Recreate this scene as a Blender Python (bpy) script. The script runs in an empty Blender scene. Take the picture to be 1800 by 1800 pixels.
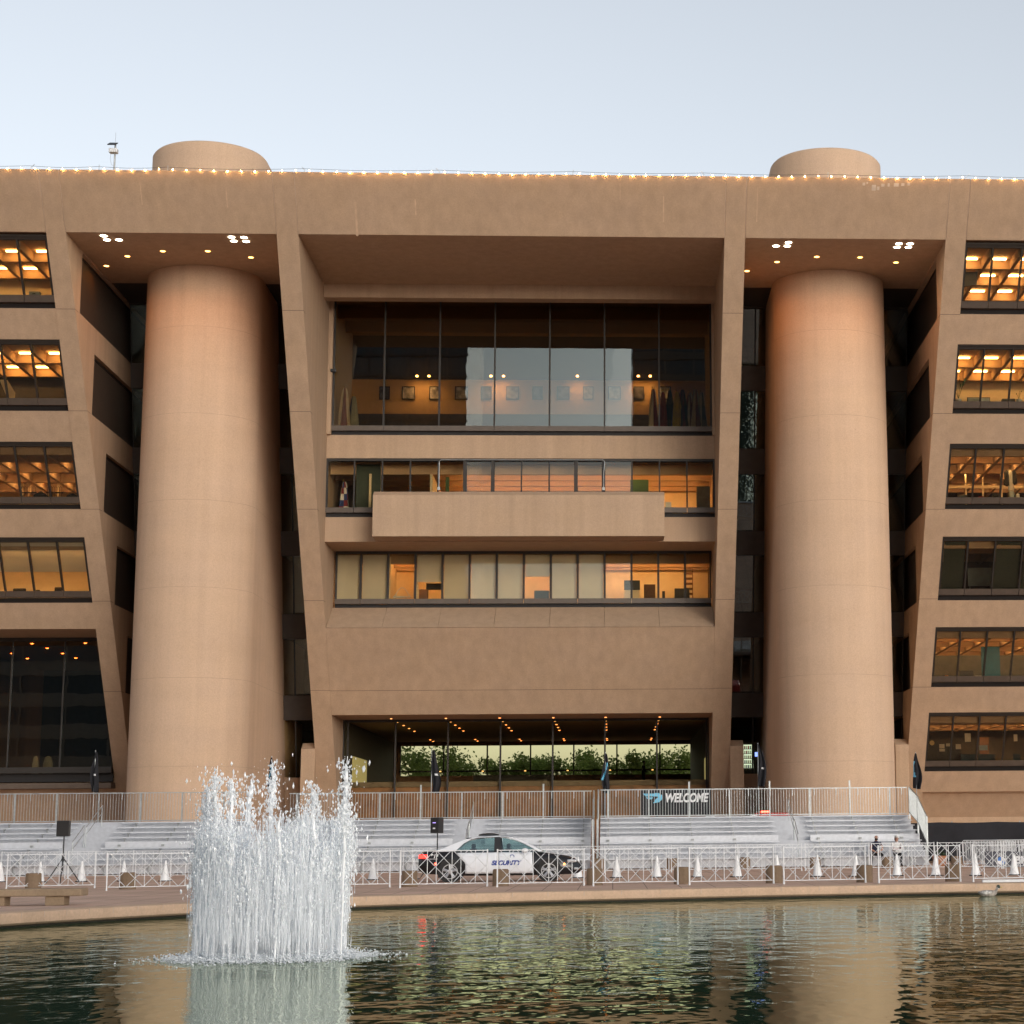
import bpy, bmesh, math, random
from mathutils import Vector, Matrix
random.seed(7)
S = bpy.context.scene
COL = S.collection
# ------------------------------------------------------------------ camera, sky, sun, exposure
EYE = 1.3                                   # eye height above the plaza, metres
FPX, CX, CY = 3380.0, 1281.0, 900.0         # lens of the 1800 px photograph (a cropped frame, so a shifted lens)
dxv = Vector((FPX, 0, 204.0)).normalized()  # building's long axis seen from the camera
upv = Vector((-204.0, -20000.0, FPX)).normalized()
dyv = upv.cross(dxv)
if dyv.z < 0: dyv = -dyv
ROT = Matrix((dxv, dyv, upv))               # camera axes (right, down, forward) to world axes
cam = bpy.data.cameras.new('camera')
cam_o = bpy.data.objects.new('camera', cam); COL.objects.link(cam_o)
cx_ = ROT @ Vector((1, 0, 0)); cy_ = ROT @ Vector((0, -1, 0)); cz_ = ROT @ Vector((0, 0, -1))
cam_o.matrix_world = Matrix(((cx_.x, cy_.x, cz_.x, 0), (cx_.y, cy_.y, cz_.y, 0), (cx_.z, cy_.z, cz_.z, EYE), (0, 0, 0, 1)))
cam.sensor_width = 36; cam.lens = FPX / 1800 * 36
cam.shift_x = (900 - CX) / 1800; cam.shift_y = 0
cam.clip_start = 0.2; cam.clip_end = 5000
S.camera = cam_o

W = bpy.data.worlds.new("World"); S.world = W; W.use_nodes = True
wn = W.node_tree.nodes; wl = W.node_tree.links
bg = wn['Background']
sky = wn.new('ShaderNodeTexSky'); sky.sky_type = 'NISHITA'; sky.sun_disc = False
SUN_EL, SUN_AZ = 9.0, 155.0                 # low sun behind the camera, to the right
sky.sun_elevation = math.radians(SUN_EL); sky.sun_rotation = math.radians(SUN_AZ)
sky.air_density = 1.0; sky.dust_density = 2.2; sky.ozone_density = 2.0
hs = wn.new('ShaderNodeHueSaturation'); hs.inputs['Saturation'].default_value = .30
wl.new(sky.outputs['Color'], hs.inputs['Color']); wl.new(hs.outputs['Color'], bg.inputs['Color'])
bg.inputs['Strength'].default_value = 0.14
sun = bpy.data.lights.new('sun', 'SUN'); sun.energy = 0.12; sun.angle = math.radians(50); sun.color = (1.0, 0.87, 0.76)
sun_o = bpy.data.objects.new('sun', sun); COL.objects.link(sun_o)
sd = Vector((math.sin(math.radians(SUN_AZ)) * math.cos(math.radians(SUN_EL)), math.cos(math.radians(SUN_AZ)) * math.cos(math.radians(SUN_EL)), math.sin(math.radians(SUN_EL))))
sun_o.rotation_euler = (-sd).to_track_quat('-Z', 'Y').to_euler()
S.view_settings.view_transform = 'Standard'; S.view_settings.look = 'None'
S.view_settings.exposure = 1.0; S.view_settings.gamma = 1.0
S.render.engine = 'CYCLES'
S.cycles.use_denoising = True
S.cycles.max_bounces = 12; S.cycles.diffuse_bounces = 7; S.cycles.volume_bounces = 3; S.cycles.transmission_bounces = 8; S.cycles.transparent_max_bounces = 24; S.cycles.caustics_reflective = False; S.cycles.caustics_refractive = False
S.cycles.sample_clamp_indirect = 6.0

# ------------------------------------------------------------------ measuring: a photo pixel to a point on a known plane
def ray(px, py): return ROT @ Vector((px - CX, py - CY, FPX))
def at_y(px, py, Y):
    d = ray(px, py); p = d * (Y / d.y); p.z += EYE; return p
def at_z(px, py, Z):
    d = ray(px, py); p = d * ((Z - EYE) / d.z); p.z += EYE; return p
def at_x(px, py, X):
    d = ray(px, py); p = d * (X / d.x); p.z += EYE; return p
TAN = math.tan(math.radians(34)); D0 = 112.865
def FY(z): return D0 - TAN * z              # the leaning front of the building
def at_f(px, py, off=0.0):
    d = ray(px, py); t = (D0 + off - TAN * EYE) / (d.y + TAN * d.z); p = d * t; p.z += EYE; return p

# ------------------------------------------------------------------ materials
def nodes(name):
    m = bpy.data.materials.new(name); m.use_nodes = True
    return m, m.node_tree.nodes, m.node_tree.links, m.node_tree.nodes['Principled BSDF']
def plain(name, col, rough=0.6, metal=0.0, var=0.12, scale=3.0, spec=0.5, bump=0.0, bscale=40.0):
    m, n, l, b = nodes(name)
    tc = n.new('ShaderNodeTexCoord'); nz = n.new('ShaderNodeTexNoise'); nz.inputs['Scale'].default_value = scale; nz.inputs['Detail'].default_value = 5
    l.new(tc.outputs['Object'], nz.inputs['Vector'])
    r = n.new('ShaderNodeValToRGB')
    r.color_ramp.elements[0].position = .3; r.color_ramp.elements[1].position = .7
    r.color_ramp.elements[0].color = tuple(c * (1 - var) for c in col) + (1,)
    r.color_ramp.elements[1].color = tuple(min(1, c * (1 + var)) for c in col) + (1,)
    l.new(nz.outputs['Fac'], r.inputs['Fac']); l.new(r.outputs['Color'], b.inputs['Base Color'])
    b.inputs['Roughness'].default_value = rough; b.inputs['Metallic'].default_value = metal
    b.inputs['Specular IOR Level'].default_value = spec
    if bump:
        n2 = n.new('ShaderNodeTexNoise'); n2.inputs['Scale'].default_value = bscale; n2.inputs['Detail'].default_value = 4
        l.new(tc.outputs['Object'], n2.inputs['Vector'])
        bp = n.new('ShaderNodeBump'); bp.inputs['Strength'].default_value = bump; bp.inputs['Distance'].default_value = .02
        l.new(n2.outputs['Fac'], bp.inputs['Height']); l.new(bp.outputs['Normal'], b.inputs['Normal'])
    return m
def emis(name, col, st):
    m, n, l, b = nodes(name)
    b.inputs['Base Color'].default_value = (*col, 1); b.inputs['Emission Color'].default_value = (*col, 1); b.inputs['Emission Strength'].default_value = st
    return m
def concrete(name, col, streak=.11):
    m, n, l, b = nodes(name)
    tc = n.new('ShaderNodeTexCoord')
    def noise(scale, sc=(1, 1, 1), det=6, rough=.6):
        mp = n.new('ShaderNodeMapping'); mp.inputs['Scale'].default_value = sc
        l.new(tc.outputs['Object'], mp.inputs['Vector'])
        z = n.new('ShaderNodeTexNoise'); z.inputs['Scale'].default_value = scale; z.inputs['Detail'].default_value = det; z.inputs['Roughness'].default_value = rough
        l.new(mp.outputs['Vector'], z.inputs['Vector']); return z.outputs['Fac']
    def rng(f, a, bb, c, d):
        r = n.new('ShaderNodeMapRange'); r.inputs['From Min'].default_value = a; r.inputs['From Max'].default_value = bb
        r.inputs['To Min'].default_value = c; r.inputs['To Max'].default_value = d
        l.new(f, r.inputs['Value']); return r.outputs['Result']
    def mul(a, bb):
        x = n.new('ShaderNodeMath'); x.operation = 'MULTIPLY'; l.new(a, x.inputs[0]); l.new(bb, x.inputs[1]); return x.outputs[0]
    big = rng(noise(.22), .3, .7, .972, 1.028)
    mid = rng(noise(1.6), .3, .7, .982, 1.018)
    fine = rng(noise(16, det=4, rough=.75), .25, .75, .86, 1.12)
    st = rng(noise(1.0, (2.2, 2.2, .07)), .35, .72, 1.03, 1 - streak)
    lift = rng(noise(.6, (.12, .12, 1.3), det=2), .3, .7, .97, 1.03)
    v = mul(mul(mul(big, mid), mul(fine, st)), lift)
    pits = rng(noise(9, det=2), .20, .27, .72, 1.0)
    v = mul(v, pits)
    mx = n.new('ShaderNodeMix'); mx.data_type = 'RGBA'; mx.blend_type = 'MULTIPLY'; mx.inputs['Factor'].default_value = 1
    mx.inputs['A'].default_value = (*col, 1); l.new(v, mx.inputs['B'])
    hue = n.new('ShaderNodeMix'); hue.data_type = 'RGBA'; hue.inputs['B'].default_value = (col[0] * .97, col[1] * 1.0, col[2] * 1.1, 1)
    l.new(rng(noise(.5), .4, .65, 0, .3), hue.inputs['Factor']); hue.inputs['A'].default_value = (*col, 1)
    l.new(hue.outputs['Result'], mx.inputs['A'])
    l.new(mx.outputs['Result'], b.inputs['Base Color'])
    b.inputs['Roughness'].default_value = .9; b.inputs['Specular IOR Level'].default_value = .2
    bp = n.new('ShaderNodeBump'); bp.inputs['Strength'].default_value = .5; bp.inputs['Distance'].default_value = .012
    l.new(noise(24, det=6), bp.inputs['Height']); l.new(bp.outputs['Normal'], b.inputs['Normal'])
    return m
def glassy(name, tint, refl=.12, wav=0.0, rough=0.0, ior=1.5):
    m, n, l, b = nodes(name); n.remove(b)
    out = n['Material Output']
    tr = n.new('ShaderNodeBsdfTransparent'); tr.inputs['Color'].default_value = (*tint, 1)
    gl = n.new('ShaderNodeBsdfGlossy'); gl.inputs['Roughness'].default_value = rough; gl.inputs['Color'].default_value = (.74, .90, 1, 1)
    fr = n.new('ShaderNodeFresnel'); fr.inputs['IOR'].default_value = ior
    ad = n.new('ShaderNodeMath'); ad.operation = 'ADD'; ad.inputs[1].default_value = refl; ad.use_clamp = True
    l.new(fr.outputs[0], ad.inputs[0])
    mx = n.new('ShaderNodeMixShader'); l.new(ad.outputs[0], mx.inputs[0]); l.new(tr.outputs[0], mx.inputs[1]); l.new(gl.outputs[0], mx.inputs[2])
    l.new(mx.outputs[0], out.inputs['Surface'])
    if wav:
        tc = n.new('ShaderNodeTexCoord'); nz = n.new('ShaderNodeTexNoise'); nz.inputs['Scale'].default_value = .9; nz.inputs['Detail'].default_value = 1
        l.new(tc.outputs['Object'], nz.inputs['Vector'])
        bp = n.new('ShaderNodeBump'); bp.inputs['Strength'].default_value = 1; bp.inputs['Distance'].default_value = wav
        l.new(nz.outputs['Fac'], bp.inputs['Height']); l.new(bp.outputs['Normal'], gl.inputs['Normal'])
    return m

CONC = (.455, .319, .212)
M = {}
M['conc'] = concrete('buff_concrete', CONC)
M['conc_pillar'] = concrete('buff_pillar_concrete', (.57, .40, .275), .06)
M['conc_int'] = concrete('coffer_concrete', (.44, .30, .19), .02)
M['caulk'] = plain('pale_caulk', (.55, .42, .32), .8)
M['ring'] = plain('faint_joint', (.44, .31, .215), .9)
M['joint'] = plain('dark_joint', (.16, .11, .08), .9)
M['bronze'] = plain('bronze_frame', (.022, .017, .013), .6, .0)
M['side_pane'] = plain('brown_side_pane', (.06, .043, .032), .5, var=.1)
M['gap_band'] = plain('shaded_bronze_band', (.045, .034, .027), .6, var=.1)  # bronze bands, darkened to carry the shade of the tower recesses
M['apron'] = plain('bronze_apron', (.10, .078, .062), .5, .2)
M['black'] = plain('shaded_gap', (.012, .010, .010), .7)  # shadow of the gap below the aprons, put into the colour
M['glass'] = glassy('bronze_glass', (.93, .89, .79), .0, .0015, ior=1.36)
M['glass_dark'] = glassy('dark_bronze_glass', (.74, .66, .52), .045, .0008)
M['glass_clear'] = glassy('clear_glass', (1.0, .98, .87), .0, ior=1.12)
M['wall_warm'] = plain('warm_plaster', (.70, .57, .38), .8, var=.05)
M['wall_dark'] = plain('dark_partition', (.07, .06, .055), .8)
M['wall_grey'] = plain('grey_partition', (.085, .092, .10), .8, var=.2)
M['carpet'] = plain('carpet', (.12, .09, .07), .95)
M['strip'] = emis('fluorescent_strip', (1.0, .58, .19), 15.0)
M['strip_hot'] = emis('fluorescent_strip_bright', (1.0, .62, .25), 17.0)
M['strip_hid'] = emis('fluorescent_strip_far', (1.0, .62, .26), 20.0)
M['down_amber'] = emis('amber_lamp', (1.0, .46, .11), 4.5)
M['down_white'] = emis('white_lamp', (1.0, .86, .62), 8.0)
M['bulb'] = emis('bulb_glow', (1.0, .54, .17), 130.0)
M['blind'] = plain('roller_blind_cloth', (.80, .78, .72), .9, var=.06, scale=1.0)
_n = M['blind'].node_tree.nodes; _l = M['blind'].node_tree.links
_t = _n.new('ShaderNodeBsdfTranslucent'); _t.inputs['Color'].default_value = (.75, .73, .66, 1); _m = _n.new('ShaderNodeMixShader'); _m.inputs[0].default_value = .35
_l.new(_n['Principled BSDF'].outputs[0], _m.inputs[1]); _l.new(_t.outputs[0], _m.inputs[2]); _l.new(_m.outputs[0], _n['Material Output'].inputs['Surface'])
M['blind_dark'] = plain('dark_blind_cloth', (.05, .065, .055), .9, var=.06)
M['alu'] = plain('mill_aluminium', (.61, .63, .67), .5, .15, var=.08, scale=6)
M['alu_r'] = plain('shaded_riser_aluminium', (.49, .51, .55), .55, .1, var=.08, scale=6)  # darker than the planks: shade under the seats in the colour
M['alu_dark'] = plain('dull_aluminium', (.36, .38, .38), .5, .5, var=.1)
M['galv'] = plain('galvanised_steel', (.42, .45, .46), .45, .6, var=.15, scale=9)
M['white'] = plain('white_paint', (.66, .68, .70), .45, var=.06, scale=8)
M['cone_w'] = plain('white_cone_plastic', (.82, .83, .84), .5, var=.05)
M['rubber'] = plain('black_rubber', (.018, .017, .017), .8)
M['plastic_k'] = plain('black_plastic', (.016, .016, .018), .5)
M['cloth_k'] = plain('black_flag_cloth', (.014, .014, .018), .9)
M['cyan'] = plain('light_blue_print', (.16, .50, .70), .8)
M['print_w'] = plain('white_print', (.75, .75, .76), .7)
M['car_k'] = plain('black_car_paint', (.010, .010, .012), .22, var=.05)
M['car_w'] = plain('white_car_paint', (.74, .76, .80), .28, var=.04)
M['car_glass'] = glassy('car_glass', (.50, .66, .64), .10)
M['chrome'] = plain('wheel_alloy', (.62, .63, .65), .28, .9)
M['tyre'] = plain('tyre_rubber', (.02, .02, .02), .85)
M['red_glow'] = emis('red_lamp', (1.0, .03, .02), 2.2)
M['red_dot'] = emis('red_marker', (1.0, .06, .03), 6.0)
M['amber_dot'] = emis('amber_marker', (1.0, .25, .05), 5.0)
M['blue'] = plain('blue_lettering', (.03, .06, .28), .6)
M['red'] = plain('red_paint', (.50, .03, .025), .4)
M['wood'] = plain('brown_wood', (.17, .075, .035), .55, var=.25, scale=2)
M['skin'] = plain('skin', (.42, .23, .16), .6)
M['skin_dark'] = plain('tanned_skin', (.36, .19, .13), .6)
M['navy'] = plain('navy_cloth', (.02, .025, .05), .9)
M['ink'] = plain('black_cloth', (.015, .015, .017), .9)
M['white_cloth'] = plain('white_cloth', (.70, .69, .68), .9)
M['maroon'] = plain('maroon_cloth', (.20, .03, .04), .9)
M['grey_cap'] = plain('grey_cloth', (.5, .5, .48), .9)
M['beard'] = plain('dark_hair', (.02, .014, .01), .9)
M['leaf_house'] = plain('indoor_leaf', (.03, .08, .02), .6)
M['pot'] = plain('white_glaze', (.55, .60, .62), .35)
M['screen_g'] = plain('screen_grey', (.35, .42, .44), .5)
M['teal_panel'] = plain('blue_panel', (.02, .13, .24), .6)
M['grey_box'] = plain('grey_plastic', (.28, .34, .36), .6)
M['paper'] = plain('paper', (.62, .52, .40), .9)

# ------------------------------------------------------------------ mesh builder
class MB:
    def __init__(s): s.v = []; s.f = []; s.mi = []
    def quadm(s, vs, fs, mi=0):
        o = len(s.v); s.v += [tuple(v) for v in vs]
        for f in fs: s.f.append(tuple(i + o for i in f)); s.mi.append(mi)
        return s
    def box(s, x0, x1, y0, y1, z0, z1, mi=0):
        vs = [(x0, y0, z0), (x1, y0, z0), (x1, y1, z0), (x0, y1, z0), (x0, y0, z1), (x1, y0, z1), (x1, y1, z1), (x0, y1, z1)]
        return s.quadm(vs, [(0, 3, 2, 1), (4, 5, 6, 7), (0, 1, 5, 4), (1, 2, 6, 5), (2, 3, 7, 6), (3, 0, 4, 7)], mi)
    def prism(s, prof, x0, x1, mi=0):        # prof: (y, z) points, extruded along x
        n = len(prof)
        a = sum(prof[i][0] * prof[(i + 1) % n][1] - prof[(i + 1) % n][0] * prof[i][1] for i in range(n))
        if a < 0: prof = prof[::-1]
        vs = [(x0, y, z) for y, z in prof] + [(x1, y, z) for y, z in prof]
        fs = [tuple(range(n - 1, -1, -1)), tuple(range(n, 2 * n))] + [(i, (i + 1) % n, n + (i + 1) % n, n + i) for i in range(n)]
        return s.quadm(vs, fs, mi)
    def xprism(s, poly, y0, y1, mi=0):       # poly: (x, z) points, extruded along y
        n = len(poly)
        a = sum(poly[i][0] * poly[(i + 1) % n][1] - poly[(i + 1) % n][0] * poly[i][1] for i in range(n))
        if a < 0: poly = poly[::-1]
        vs = [(x, y0, z) for x, z in poly] + [(x, y1, z) for x, z in poly]
        fs = [tuple(range(n)), tuple(range(2 * n - 1, n - 1, -1))] + [((i + 1) % n, i, n + i, n + (i + 1) % n) for i in range(n)]
        return s.quadm(vs, fs, mi)
    def lean(s, x0, x1, z0, z1, d0, d1, mi=0):   # slab lying in the leaning front, from depth d0 to d1 behind it
        return s.prism([(FY(z0) + d0, z0), (FY(z0) + d1, z0), (FY(z1) + d1, z1), (FY(z1) + d0, z1)], x0, x1, mi)
    def tube(s, pts, r, n=8, mi=0, cap=True):
        pts = [Vector(p) for p in pts]; rs = r if isinstance(r, (list, tuple)) else [r] * len(pts)
        o = len(s.v); up = None
        for i, p in enumerate(pts):
            t = (pts[min(i + 1, len(pts) - 1)] - pts[max(i - 1, 0)]).normalized()
            if up is None:
                up = Vector((0, 0, 1)) if abs(t.z) < .9 else Vector((1, 0, 0))
            a = t.cross(up).normalized(); b_ = a.cross(t).normalized(); up = b_
            for k in range(n):
                q = p + (a * math.cos(2 * math.pi * k / n) + b_ * math.sin(2 * math.pi * k / n)) * rs[i]
                s.v.append(tuple(q))
        for i in range(len(pts) - 1):
            for k in range(n):
                s.f.append((o + i * n + k, o + i * n + (k + 1) % n, o + (i + 1) * n + (k + 1) % n, o + (i + 1) * n + k)); s.mi.append(mi)
        if cap:
            s.f.append(tuple(o + k for k in range(n - 1, -1, -1))); s.mi.append(mi)
            e = o + (len(pts) - 1) * n; s.f.append(tuple(e + k for k in range(n))); s.mi.append(mi)
        return s
    def bar(s, p, q, w, mi=0): return s.tube([p, q], w, 4, mi)
    def lathe(s, prof, c=(0, 0, 0), n=24, mi=0, sx=1, sy=1):   # prof: (r, z)
        o = len(s.v)
        for r, z in prof:
            for k in range(n):
                a = 2 * math.pi * k / n; s.v.append((c[0] + r * sx * math.cos(a), c[1] + r * sy * math.sin(a), c[2] + z))
        for i in range(len(prof) - 1):
            for k in range(n):
                s.f.append((o + i * n + k, o + i * n + (k + 1) % n, o + (i + 1) * n + (k + 1) % n, o + (i + 1) * n + k)); s.mi.append(mi)
        s.f.append(tuple(o + k for k in range(n - 1, -1, -1))); s.mi.append(mi)
        e = o + (len(prof) - 1) * n; s.f.append(tuple(e + k for k in range(n))); s.mi.append(mi)
        return s
    def ball(s, c, r, n=10, m=7, mi=0, sc=(1, 1, 1)):
        prof = [(max(1e-4, r * math.sin(math.pi * i / m)), -r * math.cos(math.pi * i / m) * sc[2]) for i in range(m + 1)]
        return s.lathe(prof, c, n, mi, sc[0], sc[1])
    def build(s, name, mats, parent=None, smooth=False, bevel=0.0):
        me = bpy.data.meshes.new(name); me.from_pydata(s.v, [], s.f)
        mats = mats if isinstance(mats, (list, tuple)) else [mats]
        for m in mats: me.materials.append(m)
        if len(mats) > 1: me.polygons.foreach_set('material_index', s.mi)
        if smooth: me.polygons.foreach_set('use_smooth', [True] * len(me.polygons))
        me.update()
        o = bpy.data.objects.new(name, me); COL.objects.link(o)
        if parent is not None:
            o.parent = parent
            o.matrix_parent_inverse = parent_inv(parent)
        if bevel:
            b = o.modifiers.new('bevel', 'BEVEL'); b.width = bevel; b.segments = 2; b.limit_method = 'ANGLE'
        if smooth:
            try: me.set_sharp_from_angle(angle=math.radians(40))
            except Exception: pass
        return o
def world_of(o):
    m = o.matrix_basis.copy()
    if o.parent: m = world_of(o.parent) @ o.matrix_parent_inverse @ m
    return m
def parent_inv(p): return world_of(p).inverted()   # children built in world coordinates stay where they are
def tag(o, label, cat, group=None, kind=None):
    o['label'] = label; o['category'] = cat
    if group: o['group'] = group
    if kind: o['kind'] = kind
    return o
def thing(name, label, cat, loc=(0, 0, 0), rz=0.0, group=None):
    o = bpy.data.objects.new(name, None); COL.objects.link(o); o.location = loc; o.rotation_euler = (0, 0, rz)
    o.empty_display_size = .2
    return tag(o, label, cat, group)
def local(mb, name, mats, parent, **k):            # child built in its thing's own coordinates
    o = mb.build(name, mats, None, **k); o.parent = parent; return o
KIDS = {}
def dup(root, loc, rz, label=None):
    def cp(o, par):
        c = o.copy(); COL.objects.link(c)
        if par is not None: c.parent = par
        for ch in [x for x in list(COL.objects) if x.parent == o and x is not c]: cp(ch, c)
        return c
    r = cp(root, None); r.location = loc; r.rotation_euler = (0, 0, rz)
    if label: r['label'] = label
    return r
def text(body, size, mat, name, parent, mtx, shear=0.0, bold=0.0, ext=0.004, align='CENTER', sx=1.0):
    cu = bpy.data.curves.new(name, 'FONT'); cu.body = body; cu.size = size; cu.shear = shear; cu.offset = bold; cu.extrude = ext
    cu.align_x = align; cu.align_y = 'CENTER'
    t = bpy.data.objects.new('tmp', cu); COL.objects.link(t)
    bpy.context.view_layer.update()
    me = bpy.data.meshes.new_from_object(t.evaluated_get(bpy.context.evaluated_depsgraph_get()))
    bpy.data.objects.remove(t)
    me.materials.clear(); me.materials.append(mat)
    me.transform(Matrix.Diagonal((sx, 1, 1, 1)))
    o = bpy.data.objects.new(name, me); COL.objects.link(o); o.parent = parent
    if parent is not None: o.matrix_parent_inverse = parent_inv(parent)
    o.matrix_basis = mtx; return o
FACE = Matrix.Rotation(math.radians(90), 4, 'X')   # text upright, facing the camera side (-y)
# ------------------------------------------------------------------ the city hall
hall = thing('city_hall', 'huge buff concrete city hall leaning outward over the plaza, with two round stair towers', 'building', (-4.9, 112, 0))
H = hall
ZT, ZB = 33.35, 30.77                         # parapet top and underside
FINS = [(-38.6, -37.65), (-27.62, -26.68), (-16.5, -15.45), (5.57, 6.6), (16.70, 17.72), (27.8, 28.75)]
ROWS = [(30.67, 27.53), (26.18, 23.0), (21.6, 18.46), (17.12, 13.93), (12.56, 9.43), (8.07, 4.87)]
XL, XR = -38.6, 28.75
# parapet in bays, with open caulked joints over the fins
edges = sorted([XL] + [x for f in FINS for x in f][1:-1] + [XR])
for a, b in zip(edges[:-1], edges[1:]):
    MB().prism([(FY(ZT), ZT), (FY(ZB), ZB), (FY(ZB) + 1.2, ZB), (FY(ZT) + 1.2, ZT)], a + .018, b - .018).build('parapet', M['conc'], H)
for x in edges[1:-1]: MB().prism([(FY(ZT) + .03, ZT - .02), (FY(ZB) + .03, ZB + .01), (FY(ZB) + 1.0, ZB + .01), (FY(ZT) + 1.0, ZT - .02)], x - .018, x + .018).build('caulk_joint', M['caulk'], H)
MB().box(XL, XR, FY(ZB) + 1.2, 140, ZT - .5, ZT - .15).build('roof', M['conc'], H)
# soffits under the parapet
for a, b in ((FINS[1][1], FINS[2][0]), (FINS[2][1], FINS[3][0]), (FINS[3][1], FINS[4][0])):
    MB().box(a, b, FY(ZB) + 1.2, 103.4 if a == FINS[2][1] else 100.9, ZB + .004, ZB + .9).build('soffit', M['conc'], H)
    if a != FINS[2][1]: MB().box(a, b, 100.9, 118, ZB - .0, ZB + .9).build('shaded_soffit', M['gap_band'], H)  # rear part of the soffit, recess shade put into its colour
# fins; the outer flanks carry side windows
def fin(x0, x1, side):
    m = MB()
    if side == 0:
        m.prism([(FY(0), 0), (FY(ZB), ZB), (119, ZB), (119, 0)], x0, x1)
    else:
        zs = ZB
        for zt, zb in ROWS:
            if zs > zt + .01: m.prism([(FY(zs), zs), (FY(zt), zt), (119, zt), (119, zs)], x0, x1)
            yv = FY(zt) + 3.0
            m.prism([(FY(zt), zt), (FY(zb), zb), (yv, zb), (yv, zt)], x0, x1)
            zs = zb
        m.prism([(FY(zs), zs), (FY(0), 0), (119, 0), (119, zs)], x0, x1)
    o = m.build('fin', M['conc'], H)
    jm = MB()
    for z in (27.5, 23.0, 18.45, 14.0, 9.43):
        jm.lean(x0 - .004, x1 + .004, z - .012, z + .012, -.004, .6)
    jm.build('fin_joint', M['joint'], o)
    if side:
        for zt, zb in ROWS:
            xg = (x0 + x1) / 2 + side * .22
            w = MB().box(xg - .04, xg + .04, FY(zt) + 3.0, 118.9, zb, zb + .12).box(xg - .04, xg + .04, FY(zt) + 3.0, 118.9, zt - .12, zt)
            fr = w.build('side_window', M['bronze'], H)
            MB().box(xg - .012, xg + .012, FY(zt) + 3.0, 118.9, zb + .12, zt - .12).build('pane', M['side_pane'], fr)
for i, (a, b) in enumerate(FINS): fin(a, b, {1: 1, 4: -1}.get(i, 0))
# far ends of what is built
MB().box(XL, XR, 138.4, 140, 8.4, ZT - .5).build('rear_wall', M['conc'], H)
for xa in (XL - .5, XR): MB().prism([(FY(ZT), ZT), (FY(0), 0), (140, 0), (140, ZT)], xa, xa + .5).build('end_wall', M['conc'], H)

def ribs(name, x0, x1, ys, zb, zd, y0, y1, xo, lit=(), stripx=(-99, 99), hot=False, parent=None, hide=None, cross=True):
    """coffered ceiling: beams across at ys, beams front to back every 1.5 m, deck above, lamp strips in front of the lit beams"""
    m = MB().box(x0, x1, y0, y1, zd, zd + .1)
    for y in ys: m.box(x0, x1, y - .11, y + .11, zb, zd)
    x = xo
    while x < x1:
        if x > x0 + .1 and cross: m.box(x - .09, x + .09, y0 + .2, y1, zb + .004, zd - .003)
        x += 1.5
    if hide is not None: m.box(x0, x1, y0 + .22, y0 + .4, zb - .002, zd - .002)
    c = m.build('coffered_ceiling', M['conc_int'], parent or H)
    for y in lit:
        x = xo
        while x < x1:
            xm = x + .75
            if stripx[0] < xm < stripx[1] and x0 < xm < x1 and (hide is None or y - hide > y0 + .42):
                ya = y - .62 if hide is None else y - hide
                MB().box(xm - .38, xm + .38, ya, ya + .17, zd - .09, zd - .05).build('lamp_strip', M['strip_hot' if hot else 'strip'] if hide is None else M['strip_hid'], c)
            x += 1.5
    return c

def band(x0, x1, zt, zb, mod=1.5, xm=None):
    """a band of windows lying in the leaning front: frame, panes, apron below, black strip under it as the shaded gap"""
    f = MB()
    f.lean(x0, x1, zt - .09, zt, .06, .22); f.lean(x0, x1, zt - .2, zt - .09, .12, .26)
    f.lean(x0, x0 + .12, zb + .27, zt - .2, .08, .24); f.lean(x1 - .12, x1, zb + .27, zt - .2, .08, .24)
    x = xm if xm is not None else x0 + mod
    while x < x1 - .3:
        if x > x0 + .3: f.lean(x - .045, x + .045, zb + .6, zt - .2, .06, .24)
        x += mod
    w = f.build('window', M['bronze'], H)
    MB().lean(x0 + .12, x1 - .12, zb + .58, zt - .2, .15, .162).build('pane', M['glass'], w)
    a = MB(); x = x0; xs = [x0] + [q for q in [(xm if xm is not None else x0 + mod) + mod * k for k in range(9)] if x0 + .3 < q < x1 - .3] + [x1]
    for p, q in zip(xs[:-1], xs[1:]): a.lean(p + .015, q - .015, zb + .27, zb + .58, .04, .26)
    a.build('apron', M['apron'], w)
    MB().lean(x0, x1, zb + .002, zb + .268, .30, .5).build('gap_shade_strip', M['black'], w)

def spandrel(x0, x1, zt, zb):
    MB().lean(x0 + .004, x1 - .004, zb, zt, .025, .6).build('spandrel', M['conc'], H)
GY = [95.0 + 2.95 * k for k in range(12)]
def storey(x0, x1, r, back, xo, lit_from=0, lit_to=999, sx=(-99, 99), wall='wall_warm', hot=False):
    zt, zb = ROWS[r]; y0 = FY(zt) + .35
    ys = [y for y in GY if y0 + .3 < y < back]
    ribs('c', x0 + .05, x1 - .05, ys, zt - .57, zt - .1, y0, back, xo, [y for y in ys if lit_from <= y <= lit_to], sx, hot, hide=None if r < 2 else 1.6)
    MB().box(x0 + .05, x1 - .05, FY(zb) + .7, back, zb - .35, zb - .1).build('floor_slab', M['carpet'], H)
    MB().box(x0 + .05, x1 - .05, back, back + .2, zb - .1, zt + .5).build('office_wall', M[wall], H)

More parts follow.
